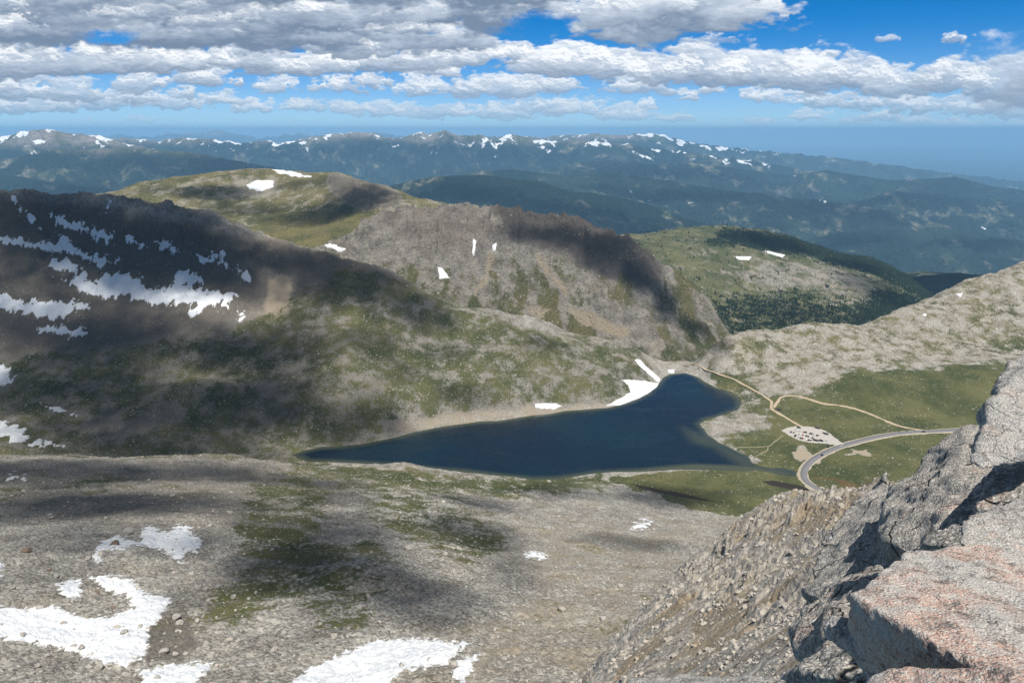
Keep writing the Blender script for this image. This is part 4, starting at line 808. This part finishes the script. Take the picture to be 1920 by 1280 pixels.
for poly, lab in (([(1374,480),(1410,481),(1405,488),(1385,487)], 'small snow patch on the green valley hill'), ([(1430,468),(1472,478),(1467,483),(1440,475)], 'thin curved snow line along the valley hill crest')): snow(VALLEY, poly, lab, thick=3, hollow=.0, soft=2, fuzz=.2)
snow(SPUR, [(1545,1012),(1562,1002),(1568,1006),(1552,1016)], 'small snow remnant on the spur beside the grey rock face', thick=.3, hollow=.05, soft=4, fuzz=.2, one=True)

# ------------------------------------------------------------------ road, tracks, parking lot
def on_flat(px, py):
    z = 5.0
    for _ in range(12):
        q_ = PZ(px, py, z); z = .5*z+.5*float(H_base(np.array([[q_[0]]]), np.array([[q_[1]]]), False)[0, 0])
    return q_[0], q_[1], z
def resample(pl, step):
    pl = np.array(pl); d = np.r_[0, np.cumsum(np.hypot(*np.diff(pl[:, :2], axis=0).T))]; t = np.arange(0, d[-1], step)
    n = len(pl); out = []
    for tt in t:
        k = min(n-2, np.searchsorted(d, tt, side='right')-1); f = (tt-d[k])/(d[k+1]-d[k])
        p0, p1, p2, p3 = pl[max(k-1, 0)], pl[k], pl[k+1], pl[min(k+2, n-1)]
        out.append(.5*((2*p1)+(-p0+p2)*f+(2*p0-5*p1+4*p2-p3)*f*f+(-p0+3*p1-3*p2+p3)*f**3))
    return np.array(out)
def ribbon(name, pix, prof, mat, label, kind='structure', wvar=0, up=0.0):
    pl = resample([on_flat(*a) for a in pix], 2.5); n = len(pl)
    k = np.ones(9)/9
    zz = H_base(pl[:, :1].copy(), pl[:, 1:2].copy(), True)[:, 0]; zz = np.convolve(np.pad(zz, 4, mode='edge'), k, 'valid')
    tg = np.gradient(pl[:, :2], axis=0); tg /= np.linalg.norm(tg, axis=1)[:, None]; nr = np.stack([-tg[:, 1], tg[:, 0]], 1)
    wv_ = 1+wvar*fbm(np.arange(n)/9.0, np.zeros(n), 3, .6, 7)
    G3 = np.stack([np.stack([pl[:, 0]+nr[:, 0]*a*wv_, pl[:, 1]+nr[:, 1]*a*wv_, zz+b+up], -1) for a, b in prof], 1)
    o = grid_mesh(name, G3[:, ::-1], mat); tag(o, label, kind=kind); return pl, zz
mrd = colour_mat('asphalt', (.17,.17,.18), .9, .02, .3, .25); msh = colour_mat('gravel_shoulder', (.36,.32,.25), .95, .2, .5, .25); mft = colour_mat('worn_grass', (.20,.185,.12), .95, .2, .4, .3); mpt = colour_mat('dirt_track', (.40,.33,.24), .95, .2, .4, .2)
ROADPX = [(1990,798),(1900,799),(1850,803),(1810,805),(1760,808),(1700,811),(1650,818),(1600,830),(1562,842),(1532,857),(1514,872),(1507,888),(1512,902),(1530,914),(1556,925),(1590,936),(1640,950)]
ribbon('road_shoulder', ROADPX, [(-9.5,-1.2),(-6.4,.25),(6.4,.25),(9.5,-1.2)], msh, 'pale gravel shoulder beside the road', wvar=.12)
road_pl, road_z = ribbon('road', ROADPX, [(-4.3,.1),(-4.2,.42),(0,.48),(4.2,.42),(4.3,.1)], mrd, 'grey asphalt road curving round the lake flats')
for pix, wd, lab in (([(1290,682),(1320,690),(1350,701),(1382,713),(1410,728),(1432,741),(1447,752),(1447,765),(1470,780),(1490,792),(1506,801)], 2.5, 'tan footpath from the outlet to the parking lot'),
   ([(1450,764),(1459,752),(1466,744),(1490,741),(1520,748),(1545,756),(1590,762),(1630,775),(1660,788),(1690,799),(1735,807)], 2.7, 'tan track looping through the meadow to the road'),
   ([(1468,815),(1460,822),(1452,828),(1440,836),(1410,838),(1382,838)], 1.5, 'faint footpath from the lot to the shore'),
   ([(1440,836),(1438,844),(1426,850),(1416,856)], 1.3, 'faint footpath forking to the point')):
    ribbon('path', pix, [(-wd*1.3,-.5),(-wd*.75,.22),(wd*.75,.22),(wd*1.3,-.5)], mpt if wd > 2 else mft, lab, wvar=.35)
LOTPX = [(1466,807),(1474,802),(1490,799),(1505,799),(1525,800),(1545,806),(1556,813),(1568,822),(1585,834),(1578,838),(1562,833),(1545,831),(1515,829),(1496,824),(1480,816)]
lp = [on_flat(*a)[:2] for a in LOTPX]; xs = [a for a, b in lp]; ys = [b for a, b in lp]
GXX, GYY = np.meshgrid(np.linspace(min(xs)-6, max(xs)+6, 120), np.linspace(min(ys)-6, max(ys)+6, 90), indexing='ij')
sd_ = poly_sd(GXX, GYY, lp)+fbm(GXX/6, GYY/6, 3, .5, 9)*1.0; GZ = blur(H_base(GXX, GYY, True), 3)+np.clip(sd_*.4, -1.2, .35)+.12
GZ0 = GZ.copy()
tag(grid_mesh('parking_lot', np.stack([GXX, GYY, GZ], -1), colour_mat('lot_gravel', (.40,.38,.355), .95, .1, .4, .15), mask=(sd_ > -2.5)[:-1, :-1]), 'pale gravel parking lot beside the lake road', kind='structure')
def lot_z(x, y):
    i = int(np.clip((x-GXX[0, 0])/(GXX[1, 0]-GXX[0, 0]), 0, 119)); j = int(np.clip((y-GYY[0, 0])/(GYY[0, 1]-GYY[0, 0]), 0, 89)); return float(GZ0[i, j])

# ------------------------------------------------------------------ vehicles
def plain(name, c, r=.35, metal=0):
    m, q, bs = new_mat(name); bs.inputs['Base Color'].default_value = (*c, 1); bs.inputs['Roughness'].default_value = r; bs.inputs['Metallic'].default_value = metal; bs.inputs['Specular IOR Level'].default_value = .5; return m
MGL = plain('window_glass', (.02,.025,.03), .08); MTY = plain('tyre_rubber', (.02,.02,.02), .8)
def car_mesh(paint, kind):
    L, Wd, H0, H1 = {'car': (4.5, 1.8, .80, 1.42), 'suv': (4.8, 1.95, .98, 1.78), 'van': (5.8, 2.1, 1.15, 2.35)}[kind]
    prof = {'car': [(-.5,.42),(-.49,.72),(-.36,H0),(-.22,H1-.04),(-.02,H1),(.10,H1-.03),(.24,H0+.03),(.44,H0-.10),(.5,.62),(.5,.36)],
            'suv': [(-.5,.48),(-.495,.95),(-.47,H0+.05),(-.42,H1-.05),(-.1,H1),(.10,H1-.03),(.22,H0+.06),(.44,H0-.06),(.5,.75),(.5,.42)],
            'van': [(-.5,.48),(-.5,1.0),(-.498,H0),(-.48,H1-.05),(-.1,H1),(.28,H1-.05),(.38,H0+.05),(.46,H0-.1),(.5,.8),(.5,.42)]}[kind]
    bm = bmesh.new(); rows = []
    for x, z in prof:
        wk = Wd*.5*(.80 if z > H0+.1 else .98 if z > .7 else 1)
        rows.append([bm.verts.new((x*L, s_*wk, z)) for s_ in (-1, -.6, .6, 1)])
    for a, b in zip(rows[:-1], rows[1:]):
        for k in range(3): bm.faces.new((a[k], a[k+1], b[k+1], b[k]))
    base = [[bm.verts.new((x*L, s_*Wd*.5, .32)) for s_ in (-1, 1)] for x in (-.5, .5)]
    for sdn in (0, 3):
        f = bm.faces.new([r[sdn] for r in rows]+([base[1][sdn//3], base[0][sdn//3]]))
    bm.faces.new((base[0][0], base[0][1], base[1][1], base[1][0])); bmesh.ops.recalc_face_normals(bm, faces=bm.faces)
    bmesh.ops.bevel(bm, geom=bm.edges[:], offset=.05, segments=1, affect='EDGES')
    def box(x0, x1, y0, y1, z0, z1, mi, tp=0):
        vs = [bm.verts.new((x+(tp*(.5 if x == x0 else -.5) if z == z1 else 0), y*(.94 if z == z1 else 1), z)) for x in (x0, x1) for y in (y0, y1) for z in (z0, z1)]
        for f in ((0,1,3,2),(4,6,7,5),(0,4,5,1),(2,3,7,6),(0,2,6,4),(1,5,7,3)): bm.faces.new([vs[k] for k in f]).material_index = mi
    gx0, gx1 = (-.34*L, .20*L) if kind == 'car' else (-.45*L, .20*L) if kind == 'suv' else (.05*L, .37*L)
    box(gx0, gx1, -Wd*.46, Wd*.46, H0+.04, H1-.12, 1, L*.12)
    for sx in (-.31, .31):
        for sy in (-1, 1):
            r = bmesh.ops.create_cone(bm, cap_ends=True, segments=12, radius1=.33, radius2=.33, depth=.22)
            bmesh.ops.rotate(bm, verts=r['verts'], cent=(0, 0, 0), matrix=__import__('mathutils').Matrix.Rotation(math.pi/2, 3, 'X')); bmesh.ops.translate(bm, verts=r['verts'], vec=(sx*L, sy*Wd*.46, .33))
            for f in {f for v in r['verts'] for f in v.link_faces}: f.material_index = 2
    me = bpy.data.meshes.new('parked_car'); bm.to_mesh(me); bm.free()
    for mm in (paint, MGL, MTY): me.materials.append(mm)
    return me
PAINT = {n: plain('paint_'+n, c) for n, c in dict(black=(.015,.015,.018), dark_blue=(.02,.03,.07), dark_grey=(.05,.05,.055), silver=(.45,.46,.48), white=(.75,.75,.74), red=(.30,.03,.025), dark_green=(.02,.045,.03)).items()}
MESH = {}
CARS = [  # px, py, colour, kind, heading, label
 (1483.3,809.2,'black','suv',1,'black car alone at the far left end of the parking lot'), (1488.6,810.2,'dark_grey','car',1,'dark grey car second from the left end of the lot, behind the black one'),
 (1491.2,816.8,'black','van',1,'black van at the left end of the lower row in the lot'),
 (1492.6,805.4,'silver','car',1,'silver car leftmost of the upper row in the lot'), (1496,806.6,'white','suv',1,'white car second in the upper row'), (1499.5,807.2,'silver','suv',1,'silver car third in the upper row'),
 (1507.6,809.2,'dark_grey','car',1,'dark grey car fourth in the upper row after a gap'), (1511.3,809.6,'black','suv',1,'black car fifth in the upper row'), (1515,810.3,'white','car',1,'white car between dark ones in the upper row'),
 (1518.8,811.6,'black','car',1,'black car seventh in the upper row'), (1522.2,812.4,'dark_blue','suv',1,'dark blue car eighth in the upper row'), (1525.8,813.5,'silver','car',1,'silver car ninth in the upper row'), (1532.9,815.8,'black','suv',.7,'black car at the right end of the upper row'),
 (1497.8,813.4,'silver','car',1,'silver car leftmost of the middle row'), (1501.4,814,'white','suv',1,'white car second in the middle row'), (1505.4,814.8,'red','car',1,'dark red car third in the middle row'), (1512.1,816.5,'black','suv',1,'black car fourth in the middle row'), (1515.8,817.6,'black','car',1,'black low car fifth in the middle row'), (1519.5,818.8,'white','car',1,'white car sixth in the middle row'), (1523.8,820.1,'black','suv',1,'black car at the right end of the middle row'),
 (1497.6,819,'silver','car',1,'silver car second in the lower row'), (1501.8,820.8,'black','suv',1,'black car third in the lower row'), (1505.4,821.3,'red','car',1,'red car fourth in the lower row'), (1509,822.4,'white','car',1,'white car fifth in the lower row beside the red one'), (1512.6,823.4,'white','suv',1,'white car sixth in the lower row'), (1516.3,824.5,'black','suv',1,'black car seventh in the lower row'), (1520.5,825,'dark_grey','car',1,'dark grey car eighth in the lower row'),
 (1528.2,825,'black','van',0,'black van parked lengthwise near the lower edge of the lot'), (1533.4,825.5,'dark_blue','suv',0,'dark blue car lengthwise between two vans'), (1539.8,825.9,'black','van',0,'black van lengthwise second from the right at the lower edge'), (1549.6,825.7,'silver','car',0,'silver car at the right end of the lower edge'),
 (1498,801.3,'dark_green','van',.3,'dark green van at the upper left corner of the lot'), (1545.6,811.3,'black','suv',.2,'black car in the upper right corner of the lot'), (1550,813.4,'dark_grey','van',.2,'dark grey van in the upper right corner nearest the road'),
]
ax_ = np.array(on_flat(1575, 828)[:2])-np.array(on_flat(1490, 806)[:2]); row_a = math.atan2(ax_[1], ax_[0])
for px, py, colr, kind, hd, lab in CARS:
    key = (colr, kind)
    if key not in MESH: MESH[key] = car_mesh(PAINT[colr], kind)
    x, y, z = on_flat(px, py); z = lot_z(x, y); x, y = PZ(px, py, z+.7)[:2]
    o = bpy.data.objects.new('parked_car', MESH[key]); sc.collection.objects.link(o)
    o.location = (x, y, lot_z(x, y)+.0); o.rotation_euler = (0, 0, row_a+hd*math.pi/2+random.Random(px).uniform(-.06, .06)); tag(o, lab, 'van' if kind == 'van' else 'car', 'vehicles in the lake parking lot')
for px, py, colr, kind, off_, lab in ((1541, 853.3, 'black', 'suv', 0, 'black car driving on the road bend below the lot entrance'), (1730, 809.6, 'dark_grey', 'suv', 0, 'dark car driving on the straight part of the road'), (1554.6, 840, 'black', 'suv', 7.4, 'black car stopped on the shoulder between road and lot'), (1549, 912.5, 'red', 'car', -5.6, 'dark red car on the inner shoulder of the lower road bend')):
    key = (colr, kind)
    if key not in MESH: MESH[key] = car_mesh(PAINT[colr], kind)
    x, y, z = on_flat(px, py); k = int(np.argmin(np.hypot(road_pl[:, 0]-x, road_pl[:, 1]-y))); k = min(max(k, 1), len(road_pl)-2)
    tg = road_pl[k+1, :2]-road_pl[k-1, :2]; tg /= np.linalg.norm(tg); nn_ = np.array([-tg[1], tg[0]])
    sgn = 1 if nn_ @ (np.array([x, y])-road_pl[k, :2]) > 0 else -1; lat = 1.9 if off_ == 0 else abs(off_); lat = lat*sgn
    o = bpy.data.objects.new('car', MESH[key]); sc.collection.objects.link(o); o.location = (road_pl[k, 0]+nn_[0]*lat, road_pl[k, 1]+nn_[1]*lat, road_z[k]+(.45 if off_ == 0 else .25)); o.rotation_euler = (0, 0, math.atan2(tg[1], tg[0])); tag(o, lab, 'car', 'cars on the lake road')

# ------------------------------------------------------------------ stone shelter and restroom
def box_obj(name, parent, mat, boxes):
    bm = bmesh.new()
    for (x0, x1, y0, y1, z0, z1) in boxes:
        r = bmesh.ops.create_cube(bm, size=1)
        for v in r['verts']: v.co = Vector(((x0+x1)/2+v.co.x*(x1-x0), (y0+y1)/2+v.co.y*(y1-y0), (z0+z1)/2+v.co.z*(z1-z0)))
    me = bpy.data.meshes.new(name); bm.to_mesh(me); bm.free(); me.materials.append(mat); o = bpy.data.objects.new(name, me); sc.collection.objects.link(o); o.parent = parent; return o
mst = colour_mat('dark_stone', (.13,.12,.11), .9, .1, 2, .4); mrf = colour_mat('shelter_roof', (.10,.085,.075), .9, .05, 2, .3); mdr = plain('dark_wood', (.03,.025,.02), .7)
e = bpy.data.objects.new('stone_shelter', None); sc.collection.objects.link(e); x, y, z = on_flat(1460, 769); e.location = (x, y, z); e.rotation_euler = (0, 0, -.25); tag(e, 'low dark stone shelter with a curved wall where the tracks meet', 'shelter')
bm = bmesh.new(); n = 14
ring = [(math.cos(math.pi*(.05+.9*k/n)), math.sin(math.pi*(.05+.9*k/n))) for k in range(n+1)]
for (r0, r1, z0, z1) in ((5.2, 4.6, 0, 2.6),):
    for (a, b) in zip(ring[:-1], ring[1:]):
        v = [bm.verts.new((c[0]*r, c[1]*r*.75-2, zz)) for c in (a, b) for r in (r0, r1) for zz in (z0, z1)]
        for f in ((0,1,5,4),(2,6,7,3),(1,3,7,5),(0,4,6,2),(0,2,3,1),(4,5,7,6)): bm.faces.new([v[k] for k in f])
me = bpy.data.meshes.new('wall'); bm.to_mesh(me); bm.free(); me.materials.append(mst); o = bpy.data.objects.new('wall', me); sc.collection.objects.link(o); o.parent = e
bm = bmesh.new(); c0 = bm.verts.new((0, -.8, 3.5)); rr = [bm.verts.new((a*5.7, b*4.4-2.3, 2.62)) for a, b in ring]
for a, b in zip(rr, rr[1:]): bm.faces.new((a, b, c0))
bm.faces.new((rr[-1], rr[0], c0)); bmesh.ops.solidify(bm, geom=bm.faces[:], thickness=.25); me = bpy.data.meshes.new('roof'); bm.to_mesh(me); bm.free(); me.materials.append(mrf); o = bpy.data.objects.new('roof', me); sc.collection.objects.link(o); o.parent = e
box_obj('front_wall', e, mst, [(-5.0,-1.0,-2.2,-1.75,0,2.6),(1.0,5.0,-2.2,-1.75,0,2.6),(-1.0,1.0,-2.2,-1.75,2.1,2.6)]); box_obj('door', e, mdr, [(-.99,.99,-2.05,-1.9,0,2.09)])
e = bpy.data.objects.new('restroom_hut', None); sc.collection.objects.link(e); x, y, z = on_flat(1533, 803); e.location = (x, y, z+.1); e.rotation_euler = (0, 0, row_a); tag(e, 'small dark hut with a pitched roof on the upper edge of the lot', 'hut')
box_obj('wall', e, mst, [(-3.4,3.4,-1.8,1.8,0,2.3)]); box_obj('door', e, mdr, [(-1.9,-1.0,-1.86,-1.803,0,2.0)]); box_obj('door', e, mdr, [(1.0,1.9,-1.86,-1.803,0,2.0)])
bm = bmesh.new(); v = [bm.verts.new(c) for c in ((-3.8,-2.3,2.305),(3.8,-2.3,2.305),(3.8,2.3,2.305),(-3.8,2.3,2.305),(-3.8,0,3.5),(3.8,0,3.5))]
for f in ((0,1,5,4),(2,3,4,5),(0,4,3),(1,2,5),(3,2,1,0)): bm.faces.new([v[k] for k in f])
me = bpy.data.meshes.new('roof'); bm.to_mesh(me); bm.free(); me.materials.append(mrf); o = bpy.data.objects.new('roof', me); sc.collection.objects.link(o); o.parent = e
# reservoir far down the valley
q0 = P(1735, 541, 4600); me = bpy.data.meshes.new('reservoir'); bm = bmesh.new()
bm.faces.new([bm.verts.new(c) for c in (tuple(PZ(a, b, q0[2])) for a, b in ((1728,539.5),(1745,540.5),(1775,541),(1790,544),(1770,547),(1750,544.5),(1735,543)))]); bm.normal_update(); bm.to_mesh(me); me.materials.append(plain('reservoir_water', (.05,.09,.13), .15)); o = bpy.data.objects.new('reservoir', me); sc.collection.objects.link(o); tag(o, 'small blue reservoir far down the valley', kind='structure')

# ------------------------------------------------------------------ loose rock
rs = np.random.RandomState(5)
def ico(sub, seed):
    b_ = bmesh.new(); bmesh.ops.create_icosphere(b_, subdivisions=sub, radius=.5); r_ = np.random.RandomState(seed)
    V = np.array([v.co[:] for v in b_.verts]); F = np.array([[v.index for v in f.verts] for f in b_.faces]); b_.free()
    for k in range(5):    # cleave flat faces
        n_ = r_.randn(3); n_ /= np.linalg.norm(n_); d = V @ n_; lim_ = .22+.14*r_.rand(); V = V-np.maximum(d-lim_, 0)[:, None]*n_
    V *= np.array([1, .8, .6])*(1+.1*r_.rand(3)); return V, F
SH1 = [ico(1, k) for k in range(6)]; SH2 = [ico(2, 20+k) for k in range(5)]
def scatter(name, pos, size, mat, label, shapes=SH1, sink=.25):
    VV, FF = [], []; off = 0
    for k, (V, F) in enumerate(shapes):
        i = np.arange(len(pos)) % len(shapes) == k; p_ = pos[i]; s_ = size[i]; n = len(p_)
        a = rs.rand(n)*6.283; ca, sa = np.cos(a)[:, None], np.sin(a)[:, None]; tl = rs.randn(n, 1)*(.3 if sink > 0 else .02)
        x_ = V[None, :, 0]; y_ = V[None, :, 1]; z_ = V[None, :, 2]; x2 = x_*np.cos(tl)-z_*np.sin(tl); z2 = x_*np.sin(tl)+z_*np.cos(tl)
        W3 = np.stack([(x2*ca-y_*sa), (x2*sa+y_*ca), z2], -1)*s_[:, None, None]+p_[:, None, :]; W3[..., 2] += (s_*sink*.6)[:, None]*0.5
        VV.append(W3.reshape(-1, 3)); FF.append((F[None]+(np.arange(n)*len(V))[:, None, None]).reshape(-1, 3)+off); off += n*len(V)
    V = np.concatenate(VV).astype(np.float32); F = np.concatenate(FF).astype(np.int32); me = bpy.data.meshes.new(name)
    me.vertices.add(len(V)); me.vertices.foreach_set('co', V.ravel()); me.loops.add(len(F)*3); me.loops.foreach_set('vertex_index', F.ravel()); me.polygons.add(len(F)); me.polygons.foreach_set('loop_start', np.arange(0, len(F)*3, 3, dtype=np.int32)); me.update(calc_edges=True)
    me.polygons.foreach_set('use_smooth', np.zeros(len(F), bool)); me.materials.append(mat); o = bpy.data.objects.new(name, me); sc.collection.objects.link(o); tag(o, label, kind='stuff'); return o
def rockmat(name, c1, c2, c3, sc_=.8):
    m, q, bs = new_mat(name); geo = q.node('ShaderNodeNewGeometry'); r_ = geo.outputs['Random Per Island']; n = q.noise(geo.outputs['Position'], 6, 4, .6)
    c = q.mix(q.mr(r_, 0, .6, smooth=False), c1, c2); c = q.mix(q.mr(r_, .8, 1.0), c, c3); q.put(bs.inputs['Base Color'], q.mix(1.0, c, q.mix(n, (.7,.7,.7), (1.2,1.2,1.2)), 'MULTIPLY')); bs.inputs['Roughness'].default_value = .95; return m
mrk = rockmat('loose_rock', (.13,.125,.115), (.38,.36,.33), (.50,.47,.42)); mrk2 = rockmat('spur_stones', (.27,.25,.225), (.44,.41,.365), (.40,.34,.27))
def pick(reg, cond, n):
    x, y, z = reg[:3]; i = np.flatnonzero((VISM[id(x)] & cond).ravel()); i = rs.choice(i, n); return np.stack([x.ravel()[i], y.ravel()[i], z.ravel()[i]], -1)
x, y, z, qx, qy = BASIN; inf = (qx > -60) & (qx < 1980) & (qy < 1340)
cn = inf & (y < 700) & (z > 12); p_ = pick(BASIN, cn, 70000); s_ = np.clip(.24*rs.pareto(2.2, len(p_))+.24, .24, 1.9)*np.clip(p_[:, 1]/330, .6, 1.25)
scatter('scree', p_, s_, mrk, 'loose angular grey stones covering the near slope')
cn = inf & (y > 790) & (z > .6); p_ = pick(BASIN, cn, 15000); s_ = np.clip(.7*rs.pareto(2.6, len(p_))+.7, .7, 3.6); dens = fbm(p_[:, 0]/60, p_[:, 1]/60, 4, .6, 200); lk_ = poly_sd(p_[:, 0], p_[:, 1], LAKE) > -28
k_ = (dens > .02) | lk_ | (rs.rand(len(p_)) < .22); s_ = np.where(lk_, s_*.75, s_); flat_ = (p_[:, 0] > 60) & (p_[:, 2] < 40); k_ &= ~(flat_ & ~lk_ & (rs.rand(len(p_)) < .72))
dr = np.min(np.hypot(p_[:, 0, None]-road_pl[None, :, 0], p_[:, 1, None]-road_pl[None, :, 1]), 1) > 9; k_ &= dr & (poly_sd(p_[:, 0], p_[:, 1], lp) < -3)
scatter('scree', p_[k_], s_[k_], rockmat('pale_stones', (.30,.285,.25), (.45,.43,.38), (.52,.49,.43)), 'pale stones scattered over the turf around the lake')
x, y, z, qx, qy = SPUR; cn = (qx > 1040) & (qx < 1960) & (qy < 1320) & (y > 7); p_ = pick(SPUR, cn, 32000); cl = fbm(p_[:, 0]/7, p_[:, 1]/7, 4, .6, 210); k_ = (cl > .05) | (rs.rand(len(p_)) < .3); tn_ = .28+.9*fbm((p_[:, 0]*.8+p_[:, 1]*.6)/14, (-p_[:, 0]*.6+p_[:, 1]*.8)/5, 4, .6, 120); k_ &= ~((tn_ > .38) & (rs.rand(len(p_)) < .8)); p_ = p_[k_]; s_ = np.clip(.0018*rs.pareto(1.9, len(p_))+.0015, .0015, .015)*p_[:, 1]
scatter('scree', p_, np.clip(s_, .03, 1.6), mrk2, 'broken stones littering the near spur')
BM = []
for k, (V, F) in enumerate(SH2):
    me = bpy.data.meshes.new('boulder'); me.from_pydata(V.tolist(), [], F.tolist()); me.materials.append(GD2 if k % 2 else GD); BM.append(me)
mred = rockmat('brown_rock', (.15,.105,.085), (.19,.14,.11), (.17,.13,.1))
def boulder(px, py, wpx, label, mesh=0, group=None, mat=None, reg=None):
    g0 = ground_at(px, py) if reg is None else reg
    if g0 is None: return
    s_ = wpx/FPX*g0[1]*1.12; me = BM[mesh]
    if mat: me = me.copy(); me.materials.clear(); me.materials.append(mat)
    o = bpy.data.objects.new('boulder', me); sc.collection.objects.link(o); o.location = (g0[0], g0[1], g0[2]+s_*.18); o.scale = (s_, s_, s_); r_ = random.Random(px*7+py); o.rotation_euler = (r_.uniform(-.2, .2), r_.uniform(-.2, .2), r_.uniform(0, 6)); tag(o, label, 'boulder', group)
for i, (px, py, wd, lab, mt) in enumerate(((215,1022,22,'reddish brown boulder sitting in the bow shaped snow patch', mred), (243,1000,24,'large grey boulder on the upper rim of the bow shaped snow patch', None), (242,1040,18,'flat grey boulder below the bow shaped snow patch', None), (190,1040,16,'grey boulder at the left end of the bow shaped snow patch', None),
  (50,1036,22,'dark brown boulder on the rubble left of the bow shaped snow patch', mred), (92,1071,12,'tan boulder above the biggest near snowfield', mred), (325,931,14,'pale boulder alone on the dark scree under the bench', None), (232,1177,8,'small dark boulder lying on the biggest near snowfield', None), (262,1176,15,'flat dark boulder at the right rim of the biggest near snowfield', None),
  (192,1200,8,'lone stone in the middle of the biggest near snowfield', None), (42,1191,16,'grey boulder at the lower rim of the biggest near snowfield', None), (765,1030,18,'pale flat boulder on the grassy scree', None), (862,1030,15,'pale boulder right of the flat one on the grassy scree', None), (332,1160,20,'pale boulder on the brown rubble beside the snow', None), (308,1224,24,'largest pale boulder on the brown rubble above the snow tongue', None), (330,1228,16,'pale boulder just right of the largest one on the rubble', None), (627,1196,20,'tan flat boulder on the lower slope above the smooth snowfield', None), (183,1110,12,'brown boulder between the two arms of snow', mred), (212,1140,12,'brown stone inside the curl of the big snowfield', mred), (636,1234,12,'grey boulder on the left rim of the smooth snowfield', None), (1480,1072,16,'bright flat stone standing out on the tan spur', None))): boulder(px, py, wd, lab, i % 5, mat=mt, reg=None if px < 1400 else tuple(SPUR[k].ravel()[np.argmin(((SPUR[3]-px)**2+(SPUR[4]-py)**2).ravel())] for k in range(3)))
rb = random.Random(3); cnt = 0
while cnt < 230:
    px, py = rb.uniform(0, 1250), rb.uniform(900, 1275)
    if cnt % 3 == 0: px = rb.uniform(0, 500)
    if poly_sd(np.array([px]), np.array([py]), [(1000,1280),(1420,950),(1500,900),(1500,1300)])[0] > -10: continue
    boulder(px, py, rb.uniform(5, 9)*(1 if rb.random() < .7 else 1.7)*(.6+.4*(py-850)/200), 'grey boulder half sunk in the scree of the near slope', cnt % 5, 'boulders on the near scree slope'); cnt += 1

# ------------------------------------------------------------------ conifers of the valley
mcr = rockmat('conifer_needles', (.012,.024,.012), (.022,.038,.018), (.03,.045,.02)); mtr = plain('conifer_bark', (.06,.045,.035), .9)
def conifer(seed, seg=8, tiers=6):
    r_ = np.random.RandomState(seed); V, F = [], []
    for t in range(tiers):
        z0 = .10+.15*t; z1 = z0+.27 if t < tiers-1 else 1.0; rr_ = .20*(1-t/tiers)+.03; o_ = len(V)
        V.append((0, 0, z1)); 
        for k in range(seg): a = 6.283*k/seg+r_.rand()*.5; rk_ = rr_*(.7+.6*r_.rand()); V.append((rk_*math.cos(a), rk_*math.sin(a), z0-.03*r_.rand()))
        for k in range(seg): F.append((o_, o_+1+k, o_+1+(k+1) % seg))
    return np.array(V), np.array(F)
x, y, z, qx, qy = VALLEY; wv = WOOD+1.6*fbm(x/45, y/45, 4, .7, 230)*.5
dens = VISM[id(x)] & (wv > .62) & (qx < 1900); i = np.flatnonzero(dens.ravel()); rs2 = np.random.RandomState(8)
i = rs2.choice(i, min(12000, len(i)), replace=False); order = np.argsort(y.ravel()[i]); i = i[order]
crowns = []; trunks = []
for k in range(4):
    V, F = conifer(k, 9, 7); me = bpy.data.meshes.new('crown'); me.from_pydata(V.tolist(), [], F.tolist()); me.materials.append(mcr); crowns.append(me)
bm = bmesh.new(); bmesh.ops.create_cone(bm, cap_ends=True, segments=7, radius1=.022, radius2=.006, depth=.9); bmesh.ops.translate(bm, verts=bm.verts, vec=(0, 0, .42)); tk = bpy.data.meshes.new('trunk'); bm.to_mesh(tk); bm.free(); tk.materials.append(mtr)
for n_, j in enumerate(i[:300]):
    h = 8.5+5*rs2.rand(); e = bpy.data.objects.new('conifer_tree', None); sc.collection.objects.link(e); e.location = (x.ravel()[j], y.ravel()[j], z.ravel()[j]-.3); e.scale = (h, h, h); e.rotation_euler = (0, 0, rs2.rand()*6)
    tag(e, 'dark conifer in the nearest rows of the valley forest', 'tree', 'conifers in the valley')
    for nm, me in (('crown', crowns[n_ % 4]), ('trunk', tk)): c = bpy.data.objects.new(nm, me); sc.collection.objects.link(c); c.parent = e
pp_ = np.stack([x.ravel()[i[300:]], y.ravel()[i[300:]], z.ravel()[i[300:]]], -1)
shp_ = [conifer(50+k, 5, 4) for k in range(3)]
sc_f = 8+5*rs2.rand(len(pp_)); ob = scatter('forest', pp_, sc_f, mcr, 'dark conifer forest covering the valley side', shapes=shp_, sink=0)
